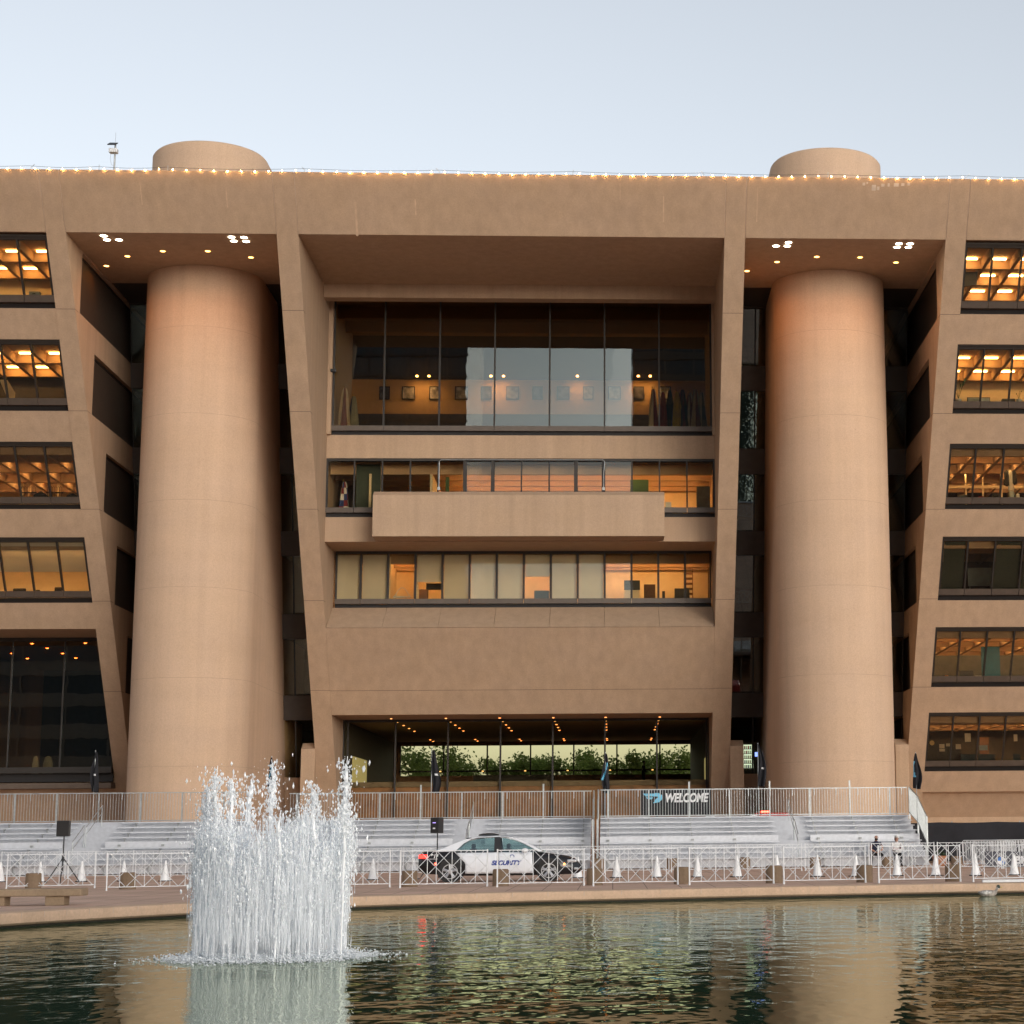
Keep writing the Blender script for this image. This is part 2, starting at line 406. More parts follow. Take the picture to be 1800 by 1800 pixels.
RX0, RX1 = FINS[4][1], FINS[5][0]
LX0, LX1 = FINS[0][1], FINS[1][0]
backR = [111, 101.25, 112, 108, 119, 117]; wallR = ['wall_warm', 'wall_warm', 'wall_dark', 'wall_dark', 'wall_grey', 'wall_dark']
for r in range(6):
    zt, zb = ROWS[r]
    band(RX0, RX1, zt, zb, 1.5, 19.15)
    storey(RX0, RX1, r, backR[r], 17.6 if r < 3 else 17.9, 0, 999 if r != 3 else 0, (17, 28), wallR[r], r == 0)
    nz = ROWS[r + 1][0] if r < 5 else 3.72
    spandrel(RX0, RX1, zb, nz)
backL = [98.3, 101.3, 110.5, 107.5]; wallL = ['wall_warm', 'wall_dark', 'wall_warm', 'wall_warm']
for r in range(4):
    zt, zb = ROWS[r]
    band(LX0, LX1, zt, zb, 1.5, -36.6)
    storey(LX0, LX1, r, backL[r], -38.1, 0 if r != 2 else 103.5, 999, (-39, -27), wallL[r])
    spandrel(LX0, LX1, zb, ROWS[r + 1][0] if r < 3 else 12.63)
# left bay, lower part: tall set-back dark glass
zt, zb = 12.63, 4.87
yg = 108.9
MB().box(LX0, LX1, FY(zt) + .6, 132, zt + .002, zt + .6).build('soffit', M['conc'], H)
f = MB().box(LX0, LX1, yg - .06, yg + .08, zt - .2, zt).box(LX0, LX1, yg - .1, yg + .1, zb + .27, zb + .6)
for x in (-36.2, -33.3, -30.45): f.box(x - .04, x + .04, yg - .05, yg + .08, zb + .6, zt - .2)
w = f.build('window', M['bronze'], H)
MB().box(LX0, LX1, yg, yg + .012, zb + .6, zt - .2).build('pane', M['glass_dark'], w)
MB().box(LX0, LX1, yg + .3, yg + .5, zb - .2, zb + .27).build('gap_shade_strip', M['black'], w)
MB().box(LX0, LX1, yg, 130, 4.3, 4.6).build('floor_slab', M['carpet'], H)
MB().box(LX0, LX1, 130, 130.3, 4.6, zt).build('office_wall', M['wall_dark'], H)
MB().lean(LX0, LX1, 0, zb, .025, 2.0).build('plinth', M['conc'], H)
MB().box(LX0, LX1, 111.5, 112, 0, 4.3).build('plinth_wall', M['conc'], H)
# right bay base: recess under the lowest spandrel
MB().box(RX0, RX1, 112.2, 113, 0, 4.4).build('plinth_wall', M['conc'], H)
MB().prism([(FY(3.72) + .6, 3.72), (112.2, 2.3), (112.2, 4.4), (FY(3.72) + .6, 4.4)], RX0, RX1).build('plinth', M['conc'], H)

# centre bay ---------------------------------------------------------------
CX0, CX1 = FINS[2][1], FINS[3][0]
YW = 103.2
MB().box(CX0, CX1, 100.7, 101.5, 30.02, ZB).build('lintel', M['conc'], H)
for xa, xb in ((CX0, CX0 + .22), (CX1 - .12, CX1)): MB().box(xa, xb, 102.85, YW, 23.0, ZB).build('pilaster', M['conc'], H)
def vwin(x0, x1, Y, zt, zb, xs, glass, thin=.045, sill=True, thick=()):
    f = MB().box(x0, x1, Y - .06, Y + .1, zt - .14, zt)
    lo = zb + (.52 if sill else .1)
    f.box(x0, x0 + .1, Y - .05, Y + .1, lo, zt - .14).box(x1 - .1, x1, Y - .05, Y + .1, lo, zt - .14)
    for x in xs: f.box(x - thin, x + thin, Y - .05, Y + .1, lo, zt - .14)
    for x in thick: f.box(x - .1, x + .1, Y - .07, Y + .11, lo, zt - .14)
    w = f.build('window', M['bronze'], H)
    MB().box(x0 + .1, x1 - .1, Y, Y + .012, lo, zt - .14).build('pane', M[glass], w)
    if sill:
        a = MB(); q = [x0] + sorted(xs)[::2] + [x1]
        for p, r_ in zip(q[:-1], q[1:]): a.box(p + .012, r_ - .012, Y - .1, Y + .1, zb + .24, lo)
        a.build('apron', M['apron'], w)
        MB().box(x0, x1, Y + .12, Y + .3, zb, zb + .24).build('gap_shade_strip', M['black'], w)
    return w
xs3 = [-12.45 + 3.0 * k for k in range(6)]
xs15 = [-13.95 + 1.5 * k for k in range(13)]
vwin(CX0 + .22, CX1 - .12, YW, 30.7, 23.0, xs3, 'glass_dark')
MB().box(CX0, CX1, YW - .05, YW + .8, 21.72, 23.0).build('spandrel', M['conc'], H)
vwin(CX0, CX1, YW + .05, 21.72, 18.5, xs15, 'glass', .04, True, (-8.0, -6.5, -2.0, -.5))
MB().box(CX0, CX1, YW + .05, YW + .85, 17.16, 18.5).build('spandrel', M['conc'], H)
MB().box(CX0, CX1, YW + .85, 107.2, 17.16, 17.7).build('soffit', M['conc'], H)
vwin(CX0 + .1, CX1 - .05, 106.8, 17.16, 13.97, xs15, 'glass', .06)
# balcony box
bm_ = MB().prism([(101.6, 17.2), (101.6, 19.42), (101.95, 19.66), (102.05, 19.66), (102.05, 17.6), (103.15, 17.6), (103.15, 17.2)], -12.5, 2.55)
for a, b in ((-12.72, -12.5), (2.55, 2.77)): bm_.prism([(101.6, 17.2), (101.6, 19.42), (101.95, 19.66), (103.15, 19.66), (103.15, 17.2)], a, b)
bal = bm_.build('balcony', M['conc'], H)
# sloped sill and leaning wall under it
sl = MB()
q = [CX0 + .01] + xs3 + [CX1 - .01]
for a, b in zip(q[:-1], q[1:]): sl.prism([(104.36, 12.63), (106.5, 13.97), (107.3, 13.97), (107.3, 12.6), (104.9, 12.6)], a + .008, b - .008)
sl.build('sloped_sill', M['conc'], H)
MB().prism([(106.4, 13.5), (107.2, 13.8), (107.2, 12.7), (105.2, 12.7)], CX0 + .01, CX1 - .01).build('sill_joint', M['joint'], H)
MB().lean(CX0 + .004, CX1 - .004, 9.42, 12.615, .03, .8).lean(CX0 + .004, CX1 - .004, 8.14, 9.395, .03, .8).build('leaning_wall', M['conc'], H)
MB().lean(CX0 + .004, CX1 - .004, 9.0, 12.62, .045, .7).build('wall_joint', M['joint'], H)
MB().box(CX0, CX1, FY(8.14) + .8, 138, 8.144, 8.6).build('soffit', M['conc'], H)
# entrance glass and lobby
YE = 112.0
f = MB().box(CX0 + .1, CX1 - .05, YE - .06, YE + .1, 8.0, 8.14)
for x in [CX0 + .3] + xs3 + [CX1 - .15]: f.box(x - .05, x + .05, YE - .06, YE + .1, 2.0, 8.0)
w = f.build('entrance_window', M['bronze'], H)
MB().box(CX0 + .1, CX1 - .05, YE, YE + .012, 2.0, 8.0).build('pane', M['glass_clear'], w)
MB().box(CX0, CX1, YE + .2, 138, 4.3, 4.6).build('floor_slab', M['carpet'], H)
MB().box(CX0, CX1, YE + .3, YE + .6, 0, 4.3).build('plinth_wall', M['wood'], H)
for xa, xb in ((CX0 - .2, CX0 + .05), (CX1 - .05, CX1 + .2)): MB().box(xa, xb, YE, 138, 4.6, 8.14).build('lobby_wall', M['wall_dark'], H)
bx0, bx1 = at_y(703, 1340, 138).x, at_y(1221, 1340, 138).x
zt_, zs_ = at_y(900, 1310, 138).z, at_y(900, 1363, 138).z
rw = MB().box(CX0, bx0, 138, 138.4, 4.6, 8.6).box(bx1, CX1, 138, 138.4, 4.6, 8.6).box(bx0, bx1, 138, 138.4, zt_, 8.6).box(bx0, bx1, 138, 138.4, 4.6, zs_)
rw.build('lobby_rear_wall', M['wood'], H)
rm = MB()
for k in range(7): rm.box(bx0 + 3.06 * k - .05, bx0 + 3.06 * k + .05, 138.05, 138.2, zs_, zt_)
zr = at_y(900, 1355, 137.5).z
rm.box(bx0, bx1, 137.5, 137.56, zr - .06, zr + .06)
w = rm.build('rear_window', M['bronze'], H)
MB().box(bx0, bx1, 138.1, 138.11, zs_, zt_).build('pane', M['glass_clear'], w)
pw = MB().box(at_y(832, 1370, 130).x, at_y(975, 1370, 130).x, 130, 130.5, 4.6, at_y(900, 1362, 130).z)
pw.build('lobby_counter', M['wall_dark'], H)
# glowing panels on the lobby sides, painting in the bright windows' reflection
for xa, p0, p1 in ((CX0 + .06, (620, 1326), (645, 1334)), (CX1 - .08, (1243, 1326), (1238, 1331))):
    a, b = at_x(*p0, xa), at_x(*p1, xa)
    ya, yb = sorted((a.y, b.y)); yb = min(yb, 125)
    MB().box(xa - .01, xa + .01, max(ya, YE + .3), max(yb, YE + 2.2), 4.6, max(a.z, b.z) - .1).build('side_glow_panel', M['panel_glow'] if 'panel_glow' in M else emis('reflected_window_glow', (.50, .42, .18), .2), H)

# stair towers ----------------------------------------------------------------
RINGS = [27.53, 22.95, 18.46, 14.0, 9.43, 5.03]
def stadium(xc, r, y0, y1, n=40):
    pts = []
    for k in range(n + 1):
        a = math.pi + math.pi * k / n; pts.append((xc + r * math.cos(a), y0 + r * math.sin(a)))
    for k in range(n + 1):
        a = math.pi * k / n; pts.append((xc + r * math.cos(a), y1 + r * math.sin(a)))
    return pts
for xc, yf in ((-21.6, 97.48), (11.65, 97.44)):
    r = 3.02; y0 = yf + r; m = MB()
    levels = [(0, r)] + [(z, r) for z in (4, 8, 12, 16, 20, 24, 28, 32)]
    levels += [(37.4, r), (37.5, r - .06), (37.58, r - .14)]
    loops = [stadium(xc, q, y0, 117) for _, q in levels]; n = len(loops[0])
    for (z, q), lp in zip(levels, loops): m.v += [(x, y, z) for x, y in lp]
    for i in range(len(levels) - 1):
        for k in range(n): m.f.append((i * n + k, i * n + (k + 1) % n, (i + 1) * n + (k + 1) % n, (i + 1) * n + k)); m.mi.append(0)
    m.f.append(tuple((len(levels) - 1) * n + k for k in range(n))); m.mi.append(0)
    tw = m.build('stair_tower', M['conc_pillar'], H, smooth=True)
    jr = MB(); lp = stadium(xc, r + .004, y0, 117); nn = len(lp)
    for z in RINGS:
        o = len(jr.v); jr.v += [(x, y, z - .011) for x, y in lp] + [(x, y, z + .011) for x, y in lp]
        for k in range(nn - 1): jr.f.append((o + k, o + k + 1, o + nn + k + 1, o + nn + k)); jr.mi.append(0)
    jr.build('tower_joint', M['ring'], tw)
# set-back walls beside the stair towers
def YB(z): return 104.6 + .26 * (30.8 - z)
def sback(x0, x1, z0, z1, d0, d1): return MB().prism([(YB(z0) + d0, z0), (YB(z0) + d1, z0), (YB(z1) + d1, z1), (YB(z1) + d0, z1)], x0, x1)
for a, b in ((FINS[1][1], FINS[2][0]), (FINS[3][1], FINS[4][0])):
    zs = ZB
    for zt, zb in ROWS:
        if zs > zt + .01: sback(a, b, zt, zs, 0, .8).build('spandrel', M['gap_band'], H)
        w = MB()
        for k in range(8):
            x = a + (b - a) * k / 7
            w.prism([(YB(zb) + .2, zb), (YB(zb) + .3, zb), (YB(zt) + .3, zt), (YB(zt) + .2, zt)], max(a, x - .04), min(b, x + .04))
        wo = w.build('window', M['bronze'], H)
        sback(a, b, zb, zt, .25, .262).build('pane', M['glass_dark'] if zb > 5 else M['glass_clear'], wo)
        zs = zb
    sback(a, b, 0, zs, 0, .8).build('plinth_wall', M['conc'], H)
    # slabs behind, so the rooms are closed and dark
    for zt, zb in ROWS:
        MB().box(a, b, YB(zb) + .82, 124, zb - 1.2, zb - .1).build('floor_slab', M['carpet'], H)
    MB().box(a, b, 124, 124.3, 0, ZB).build('inner_wall', M['wall_dark'], H)
    # low ledge blocks at the feet of the fins
    for xa, xb in ((a, a + .75), (b - .75, b)):
        MB().prism([(108.6, 0), (108.6, 6.35), (109.3, 6.7), (112, 6.7), (112, 0)], xa, xb).build('ledge_block', M['conc'], H)
# conduit on the balcony window
cz = 21.62; cd = MB()
xa, xb = at_y(772, 812, 103.0).x, at_y(1063, 812, 103.0).x
cd.tube([(xa, 103.02, 20.1), (xa, 103.02, cz - .1), (xa + .1, 103.02, cz), (xb - .1, 103.02, cz), (xb, 103.02, cz - .1), (xb - .06, 103.02, 20.9), (xb - .06, 103.02, 20.1)], .025, 6)
for x in (xa, xb - .06): cd.box(x - .07, x + .07, 102.97, 103.07, 19.95, 20.1)
tag(cd.build('conduit_pipe', M['galv']), 'thin pale metal conduit running along the top of the window above the balcony', 'conduit')

# rooms behind the centre bay -----------------------------------------------------
# upper hall with framed pictures
MB().box(CX0, CX1, YW + .9, 112, 22.6, 22.9).build('floor_slab', M['carpet'], H)
MB().box(CX0, CX1, 112, 112.2, 22.9, at_y(900, 668, 112).z).build('gallery_wall', M['gal'] if 'gal' in M else plain('gallery_plaster', (.60, .40, .20), .8, var=.04), H)
MB().box(CX0, CX1, 112, 112.25, at_y(900, 668, 112).z + .004, 31.2).build('upper_gallery_wall', M['wall_dark'], H)
MB().box(CX0, CX1, 111.8, 111.99, 22.9, at_y(900, 728, 111.8).z).build('wainscot', M['wall_dark'], H)
MB().box(CX0, CX0 + .05, YW + .2, 112, 22.9, 31).box(CX1 - .05, CX1, YW + .2, 112, 22.9, 31).build('gallery_side_wall', M['wall_warm'], H)
ribs('c', CX0 + .06, CX1 - .06, [105.9, 108.9], 30.25, 30.9, YW + .2, 112, -14.7, cross=False)
# second office row
ribs('c', CX0 + .06, CX1 - .06, [106.2, 107.9, 109.5], 21.05, 21.6, YW + .9, 112, -14.7, (106.2, 107.9, 109.5), (-9.4, 5.5), hide=1.5, cross=False)
MB().box(CX0, CX1, YW + .9, 112, 18.0, 18.3).build('floor_slab', M['carpet'], H)
MB().box(CX0 + .06, CX1 - .06, 109.6, 109.8, 18.3, 22.1).build('office_wall', M['wall_warm'], H)
for x in (-13.2, -9.9): MB().box(x - .06, x + .06, YW + .9, 109.6, 18.3, 21.04).build('partition', M['wall_warm'], H)
# lower office row
ribs('c', CX0 + .06, CX1 - .06, [109.1, 110.3], 16.55, 17.05, 107.3, 113, -14.7, (109.1, 110.3), (-14, 5.5), hide=1.15, cross=False)
MB().box(CX0, CX1, 107.3, 113, 13.4, 13.7).build('floor_slab', M['carpet'], H)
MB().box(CX0 + .06, CX1 - .06, 110.4, 110.6, 13.7, 17.5).build('office_wall', M['wall_warm'], H)
for x in (-12.45, -10.9, -6.45, -3.4, -.6): MB().box(x - .06, x + .06, 107.4, 110.4, 13.7, 16.94).build('partition', M['wall_warm'], H)
# roller blinds in the lower row (panes counted from the left), some let down half way
def pane_x(k): return CX0 + .1 + (1.5 * k if k else 0), -13.95 + 1.5 * k
for k, drop in ((0, 1), (1, 1), (3, .6), (4, 1), (5, 1), (6, 1), (7, .48), (8, 1), (9, 1)):
    xa = -15.35 if k == 0 else -13.95 + 1.5 * (k - 1); xb = -13.95 + 1.5 * k
    zlo = 17.0 - 2.52 * drop
    MB().box(xa + .08, xb - .08, 106.96, 106.975, zlo, 16.98).box(xa + .08, xb - .08, 106.95, 106.985, zlo - .04, zlo).build('roller_blind', M['blind'], H)
# blinds in the side bays, fourth row
zt, zb = ROWS[3]
for xa, xb in ((-35.05, -33.65), (-33.55, -32.15), (-32.05, -30.65), (-30.55, -29.15), (-29.05, -27.75)):
    MB().lean(xa, xb, zb + 1.55, zt - .22, .3, .315).build('roller_blind', M['blind'], H)
for xa, xb in ((17.9, 19.05), (20.75, 22.1), (22.3, 23.6)):
    MB().lean(xa, xb, zb + .6, zt - .22, .3, .315).build('roller_blind', M['blind_dark'], H)

# pale patches left on the parapet
pp = MB()
for px, py, w_, h_ in ((1516, 321, 5, 5), (1523, 320, 3, 3), (1532, 325, 8, 10), (1541, 328, 5, 6), (1549, 323, 6, 5), (1560, 322, 4, 6), (1571, 322, 9, 6), (1584, 322, 6, 5), (1595, 321, 5, 5)):
    a, b = at_f(px, py + h_), at_f(px + w_, py); pp.lean(a.x, b.x, a.z, b.z, -.004, .02)
pp.build('pale_patch', plain('pale_patch_paint', (.58, .47, .37), .9), H)
lime = plain('lime_streak', (.515, .355, .235), .9)
for px, py, ln, w_ in ((628, 355, 60, .05), (731, 350, 28, .035), (1166, 345, 45, .03), (1090, 322, 30, .02), (400, 330, 35, .025), (250, 320, 40, .02), (1330, 330, 60, .03)):
    a, b = at_f(px, py + ln), at_f(px, py); MB().lean(a.x - w_, a.x + w_, a.z, b.z, -.003, .02).build('lime_streak', lime, H)
# ------------------------------------------------------------------ water, rim, plaza
def spline(pts, n=10):
    out = []
    P = [pts[0]] + pts + [pts[-1]]
    for i in range(1, len(P) - 2):
        p0, p1, p2, p3 = P[i - 1], P[i], P[i + 1], P[i + 2]
        for k in range(n):
            t = k / n
            out.append(tuple(.5 * (2 * p1[j] + (p2[j] - p0[j]) * t + (2 * p0[j] - 5 * p1[j] + 4 * p2[j] - p3[j]) * t * t + (3 * p1[j] - p0[j] - 3 * p2[j] + p3[j]) * t ** 3) for j in range(2)))
    out.append(tuple(pts[-1])); return out
WZ = -.22
rim_pts = [(-15.2, 12), (-14.6, 22), (-13.2, 30), (-11.9, 34.7), (-11.0, 37.2), (-9.9, 39.5), (-8.4, 42.0), (-6.3, 44.4), (-3.2, 46.3), (.2, 47.6), (4.2, 48.9), (8.2, 49.8), (13, 50.1), (18.5, 49.4), (26, 46), (34, 38), (38, 26), (35, 13), (28, 5), (16, 3), (2, 3.0), (-9, 4.2), (-13.5, 7.5), (-15.2, 12)]
rim = spline(rim_pts, 8)[:-1]
cen = Vector((6, 27))
def offs(loop, d):
    n = len(loop); o = []
    for i in range(n):
        a, b = Vector(loop[i - 1]), Vector(loop[(i + 1) % n]); t = (b - a).normalized(); nn = Vector((t.y, -t.x))
        p = Vector(loop[i])
        if (p + nn - cen).length < (p - cen).length: nn = -nn
        o.append(tuple(p + nn * d))
    return o
prof = [(.10, -.75), (.09, -.19), (.01, -.18), (-.03, -.14), (-.035, .01), (-.01, .045), (.05, .06), (.46, .062), (.48, .0), (.48, -.3)]
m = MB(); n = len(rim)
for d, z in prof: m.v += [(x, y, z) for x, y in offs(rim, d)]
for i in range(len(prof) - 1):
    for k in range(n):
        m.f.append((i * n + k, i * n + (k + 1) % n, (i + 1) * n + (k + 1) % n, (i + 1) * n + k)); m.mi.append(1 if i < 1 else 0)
rimo = m.build('pool_rim', [concrete('rim_stone', (.60, .42, .29), .12), plain('under_lip_shade', (.035, .03, .02), .8)], smooth=True); rimo['kind'] = 'structure'  # second material paints the shade under the lip as a dark band
jt = MB()
for k in range(0, n, 2):
    a, b = Vector(offs(rim, -.038)[k]), Vector(offs(rim, .47)[k])
    for p, q in ((a, b),):
        t = (q - p).normalized(); s_ = Vector((-t.y, t.x)) * .012
        jt.quadm([(p.x - s_.x, p.y - s_.y, .064), (p.x + s_.x, p.y + s_.y, .064), (q.x + s_.x, q.y + s_.y, .066), (q.x - s_.x, q.y - s_.y, .066)], [(0, 1, 2, 3)])
        p2 = p - t * .004
        jt.quadm([(p2.x - s_.x, p2.y - s_.y, -.06), (p2.x + s_.x, p2.y + s_.y, -.06), (p2.x + s_.x, p2.y + s_.y, .05), (p2.x - s_.x, p2.y - s_.y, .05)], [(0, 1, 2, 3)])
jt.build('rim_joint', M['caulk'], rimo)

def ground_mat():
    m, n_, l, b = nodes('brick_paving')
    tc = n_.new('ShaderNodeTexCoord')
    br = n_.new('ShaderNodeTexBrick'); br.inputs['Scale'].default_value = 1.0; br.inputs['Brick Width'].default_value = .9; br.inputs['Row Height'].default_value = .9
    br.inputs['Mortar Size'].default_value = .012; br.offset = 0; br.inputs['Color1'].default_value = (.62, .42, .32, 1); br.inputs['Color2'].default_value = (.57, .38, .285, 1); br.inputs['Mortar'].default_value = (.22, .15, .12, 1)
    l.new(tc.outputs['Object'], br.inputs['Vector'])
    nz = n_.new('ShaderNodeTexNoise'); nz.inputs['Scale'].default_value = .7; nz.inputs['Detail'].default_value = 6
    l.new(tc.outputs['Object'], nz.inputs['Vector'])
    r = n_.new('ShaderNodeMapRange'); r.inputs['From Min'].default_value = .3; r.inputs['From Max'].default_value = .7; r.inputs['To Min'].default_value = .8; r.inputs['To Max'].default_value = 1.12
    l.new(nz.outputs['Fac'], r.inputs['Value'])
    mx = n_.new('ShaderNodeMix'); mx.data_type = 'RGBA'; mx.blend_type = 'MULTIPLY'; mx.inputs['Factor'].default_value = 1
    l.new(br.outputs['Color'], mx.inputs['A']); l.new(r.outputs['Result'], mx.inputs['B']); l.new(mx.outputs['Result'], b.inputs['Base Color'])
    b.inputs['Roughness'].default_value = .85; b.inputs['Specular IOR Level'].default_value = .25
    return m
g = MB(); inner = offs(rim, .47); outs = [1.0, 60, 300, 2500]
g.v += [(x, y, 0) for x, y in inner]
for R_ in outs[1:]:
    for x, y in inner:
        d = (Vector((x, y)) - cen).normalized() * (R_ + 30); g.v.append((cen.x + d.x, cen.y + d.y, 0))
for i in range(3):
    for k in range(n): g.f.append((i * n + k, (i + 1) * n + k, (i + 1) * n + (k + 1) % n, i * n + (k + 1) % n)); g.mi.append(0)
go = g.build('ground', ground_mat()); go['kind'] = 'structure'

def water_mat():
    m, n_, l, b = nodes('pool_water')
    out = n_['Material Output']; n_.remove(b)
    df = n_.new('ShaderNodeBsdfDiffuse'); df.inputs['Color'].default_value = (.050, .110, .062, 1)
    gl = n_.new('ShaderNodeBsdfGlossy'); gl.inputs['Color'].default_value = (.70, .735, .64, 1); gl.inputs['Roughness'].default_value = .02
    fr = n_.new('ShaderNodeFresnel'); fr.inputs['IOR'].default_value = 1.33
    mx = n_.new('ShaderNodeMixShader'); cap = n_.new('ShaderNodeMath'); cap.operation = 'MULTIPLY'; cap.inputs[1].default_value = .80; l.new(fr.outputs[0], cap.inputs[0]); l.new(cap.outputs[0], mx.inputs[0]); l.new(df.outputs[0], mx.inputs[1]); l.new(gl.outputs[0], mx.inputs[2]); l.new(mx.outputs[0], out.inputs['Surface'])
    tc = n_.new('ShaderNodeTexCoord')
    def nz(scale, sc, det=2):
        mp = n_.new('ShaderNodeMapping'); mp.inputs['Scale'].default_value = sc; l.new(tc.outputs['Object'], mp.inputs['Vector'])
        z = n_.new('ShaderNodeTexNoise'); z.inputs['Scale'].default_value = scale; z.inputs['Detail'].default_value = det; z.inputs['Roughness'].default_value = .5
        l.new(mp.outputs['Vector'], z.inputs['Vector']); return z.outputs['Fac']
    def mad(a, k, add=None):
        x = n_.new('ShaderNodeMath'); x.operation = 'MULTIPLY_ADD'; l.new(a, x.inputs[0]); x.inputs[1].default_value = k
        if add is None: x.inputs[2].default_value = 0
        else: l.new(add, x.inputs[2])
        return x.outputs[0]
    h = mad(nz(.8, (1.2, 1, 1), 1), .014)
    h = mad(nz(2.0, (1.9, 1, 1), 1), .0095, h)
    h = mad(nz(5.0, (1.6, 1, 1), 1), .0012, h)
    bp = n_.new('ShaderNodeBump'); bp.inputs['Strength'].default_value = 1; bp.inputs['Distance'].default_value = 1.0
    l.new(h, bp.inputs['Height']); l.new(bp.outputs['Normal'], gl.inputs['Normal']); l.new(bp.outputs['Normal'], fr.inputs['Normal'])
    return m
wm = MB(); lp = offs(rim, .095); wm.v = [(x, y, WZ) for x, y in lp]; wm.f = [tuple(range(n))]; wm.mi = [0]
wo = wm.build('pool_water', water_mat()); wo['kind'] = 'structure'
# ------------------------------------------------------------------ words for counting
ORD = 'first second third fourth fifth sixth seventh eighth ninth tenth eleventh twelfth thirteenth fourteenth fifteenth sixteenth seventeenth eighteenth nineteenth twentieth'.split() + ['twenty-' + w for w in 'first second third fourth fifth sixth seventh eighth ninth'.split()] + ['thirtieth'] + ['thirty-' + w for w in 'first second third fourth fifth sixth seventh eighth ninth'.split()] + ['fortieth']

# ------------------------------------------------------------------ bleachers
def bleacher(x0, x1, label, aisle, ends, xs_ext, rail_top):
    t = thing('bleacher', label, 'bleacher', ((x0 + x1) / 2, 84.8, 0), 0, 'white aluminium bleachers')
    rows = [(82.2 + .65 * i, .44 + .22 * i) for i in range(9)]
    a0, a1 = aisle
    for i, (y, z) in enumerate(rows):
        segs = [(x0, a0), (a1, x1)] if i > 0 else [(x0, x1)]
        for sa, sb in segs:
            MB().box(sa, sb, y - .13, y + .13, z - .035, z).build('seat_plank', M['alu'], t)
        fz = z - .40
        if i > 0:
            MB().box(x0, x1, y - .30, y + .34, fz + .03, fz + .065).build('foot_plank', M['alu'], t)
            MB().box(x0, x1, y + .345, y + .365, fz + .03, z + .22 - .20).build('riser_board', M['alu_r'], t)
            # aisle step
            stp = MB().box(a0 + .02, a1 - .02, y - .28, y + .02, fz + .066, fz + .17).build('aisle_step', M['alu'], t)
            MB().box(a0 + .02, a1 - .02, y - .286, y - .25, fz + .15, fz + .174).build('step_shade_line', M['alu_dark'], stp)  # dark strip draws in the shade line of the step edge
            MB().box(a0 + .02, a1 - .02, y + .33, y + .343, fz - .0, fz + .028).build('step_shade_line', M['alu_dark'], stp)
        else:
            MB().box(x0, x1, y + .15, y + .17, .04, .39).build('riser_board', M['alu_r'], t)
    y, z = rows[4]
    MB().box(x0, a0, y - .16, y - .135, z - .2, z + .04).box(a1, x1, y - .16, y - .135, z - .2, z + .04).build('walkway_board', M['alu'], t)
    x = x0 + .35
    while x < x1:
        if not (a0 - .1 < x < a1 + .1):
            f = MB()
            for (y, z) in rows: f.box(x - .035, x + .035, y - .10, y + .10, z - .075, z - .036).box(x - .02, x + .02, y - .03, y + .03, z - .33, z - .075)
            f.tube([(x, 82.2, .04), (x, 87.6, 1.78)], .03, 4).tube([(x, 87.6, 0), (x, 87.6, 1.8)], .03, 4).tube([(x, 82.2, 0), (x, 87.6, .02)], .03, 4)
            f.box(x - .06, x + .06, 84.55, 84.66, 1.16, 1.24)
            f.build('support_frame', M['alu_dark'], t)
        x += 1.83
    # back guard rail
    yb = 88.0; zlo, zhi = 2.26, rail_top
    r = MB().box(x0, x1, yb - .02, yb + .02, zhi - .04, zhi).box(x0, x1, yb - .022, yb + .022, zlo, zlo + .04)
    k = x0 + .06
    while k < x1: r.box(k - .009, k + .009, yb - .008, yb + .008, zlo + .04, zhi - .04); k += .125
    k = x0 + .7
    while k < x1: r.box(k - .02, k + .02, yb - .03, yb - .01, zhi - .34, zhi - .04); k += 1.0
    r.build('guard_rail', M['galv'], t)
    MB().box(x0, x1, yb - .14, yb - .10, zlo - .16, zlo - .10).build('back_plank', M['alu'], t)
    x = x0 + .35; j = 0
    while x < x1:
        MB().box(x - .035, x + .035, yb + .025, yb + .075, 0, zhi + (0.32 if j in xs_ext else 0)).build('rail_post', M['galv'], t); x += 1.83; j += 1
    # end guard rails stepping down to the front
    for xe in ends:
        e = MB(); pts = [(88.0, zhi), (85.6, 3.0), (83.2, 2.1)]
        for (ya, za), (yc, zc) in zip(pts[:-1], pts[1:]):
            e.tube([(xe, ya, za), (xe, yc, zc)], .022, 6).tube([(xe, ya, za - 1.15), (xe, yc, zc - 1.15)], .022, 6)
            nn = 20
            for q in range(nn + 1):
                s_ = q / nn; yy = ya + (yc - ya) * s_; zz = za + (zc - za) * s_
                e.box(xe - .009, xe + .009, yy - .009, yy + .009, zz - 1.15, zz)
        for yy, zz in pts: e.box(xe - .035, xe + .035, yy - .035, yy + .035, 0, zz)
        e.build('end_rail', M['galv'], t)
    # aisle hand rails
    xm = (a0 + a1) / 2
    for ya, za, yc, zc in ((82.9, .75, 84.6, 1.3), (84.9, 1.36, 87.4, 2.2)):
        h = MB().tube([(xm, ya, za - .5), (xm, ya, za + .62), (xm, yc, zc + .75), (xm, yc, zc - .3)], .02, 6).tube([(xm, ya, za + .3), (xm, yc, zc + .42)], .016, 6)
        h.box(xm - .1, xm + .1, ya - .05, ya + .05, za - .5, za - .3)
        h.build('hand_rail', M['galv'], t)
    return t
bleacher(-30.5, -16.15, 'white bleacher behind the black speaker on a tripod, nearest the stone bench', (-23.4, -21.6), [], (), 3.52)
bleacher(-14.45, -.95, 'white bleacher behind the security car, in the middle of the three', (-6.9, -5.5), [-.85], (1, 3, 6), 3.43)
bleacher(-.55, 13.4, 'white bleacher with two people sitting on its front row', (7.2, 8.6), [13.5, -.65], (2, 4, 6), 3.47)

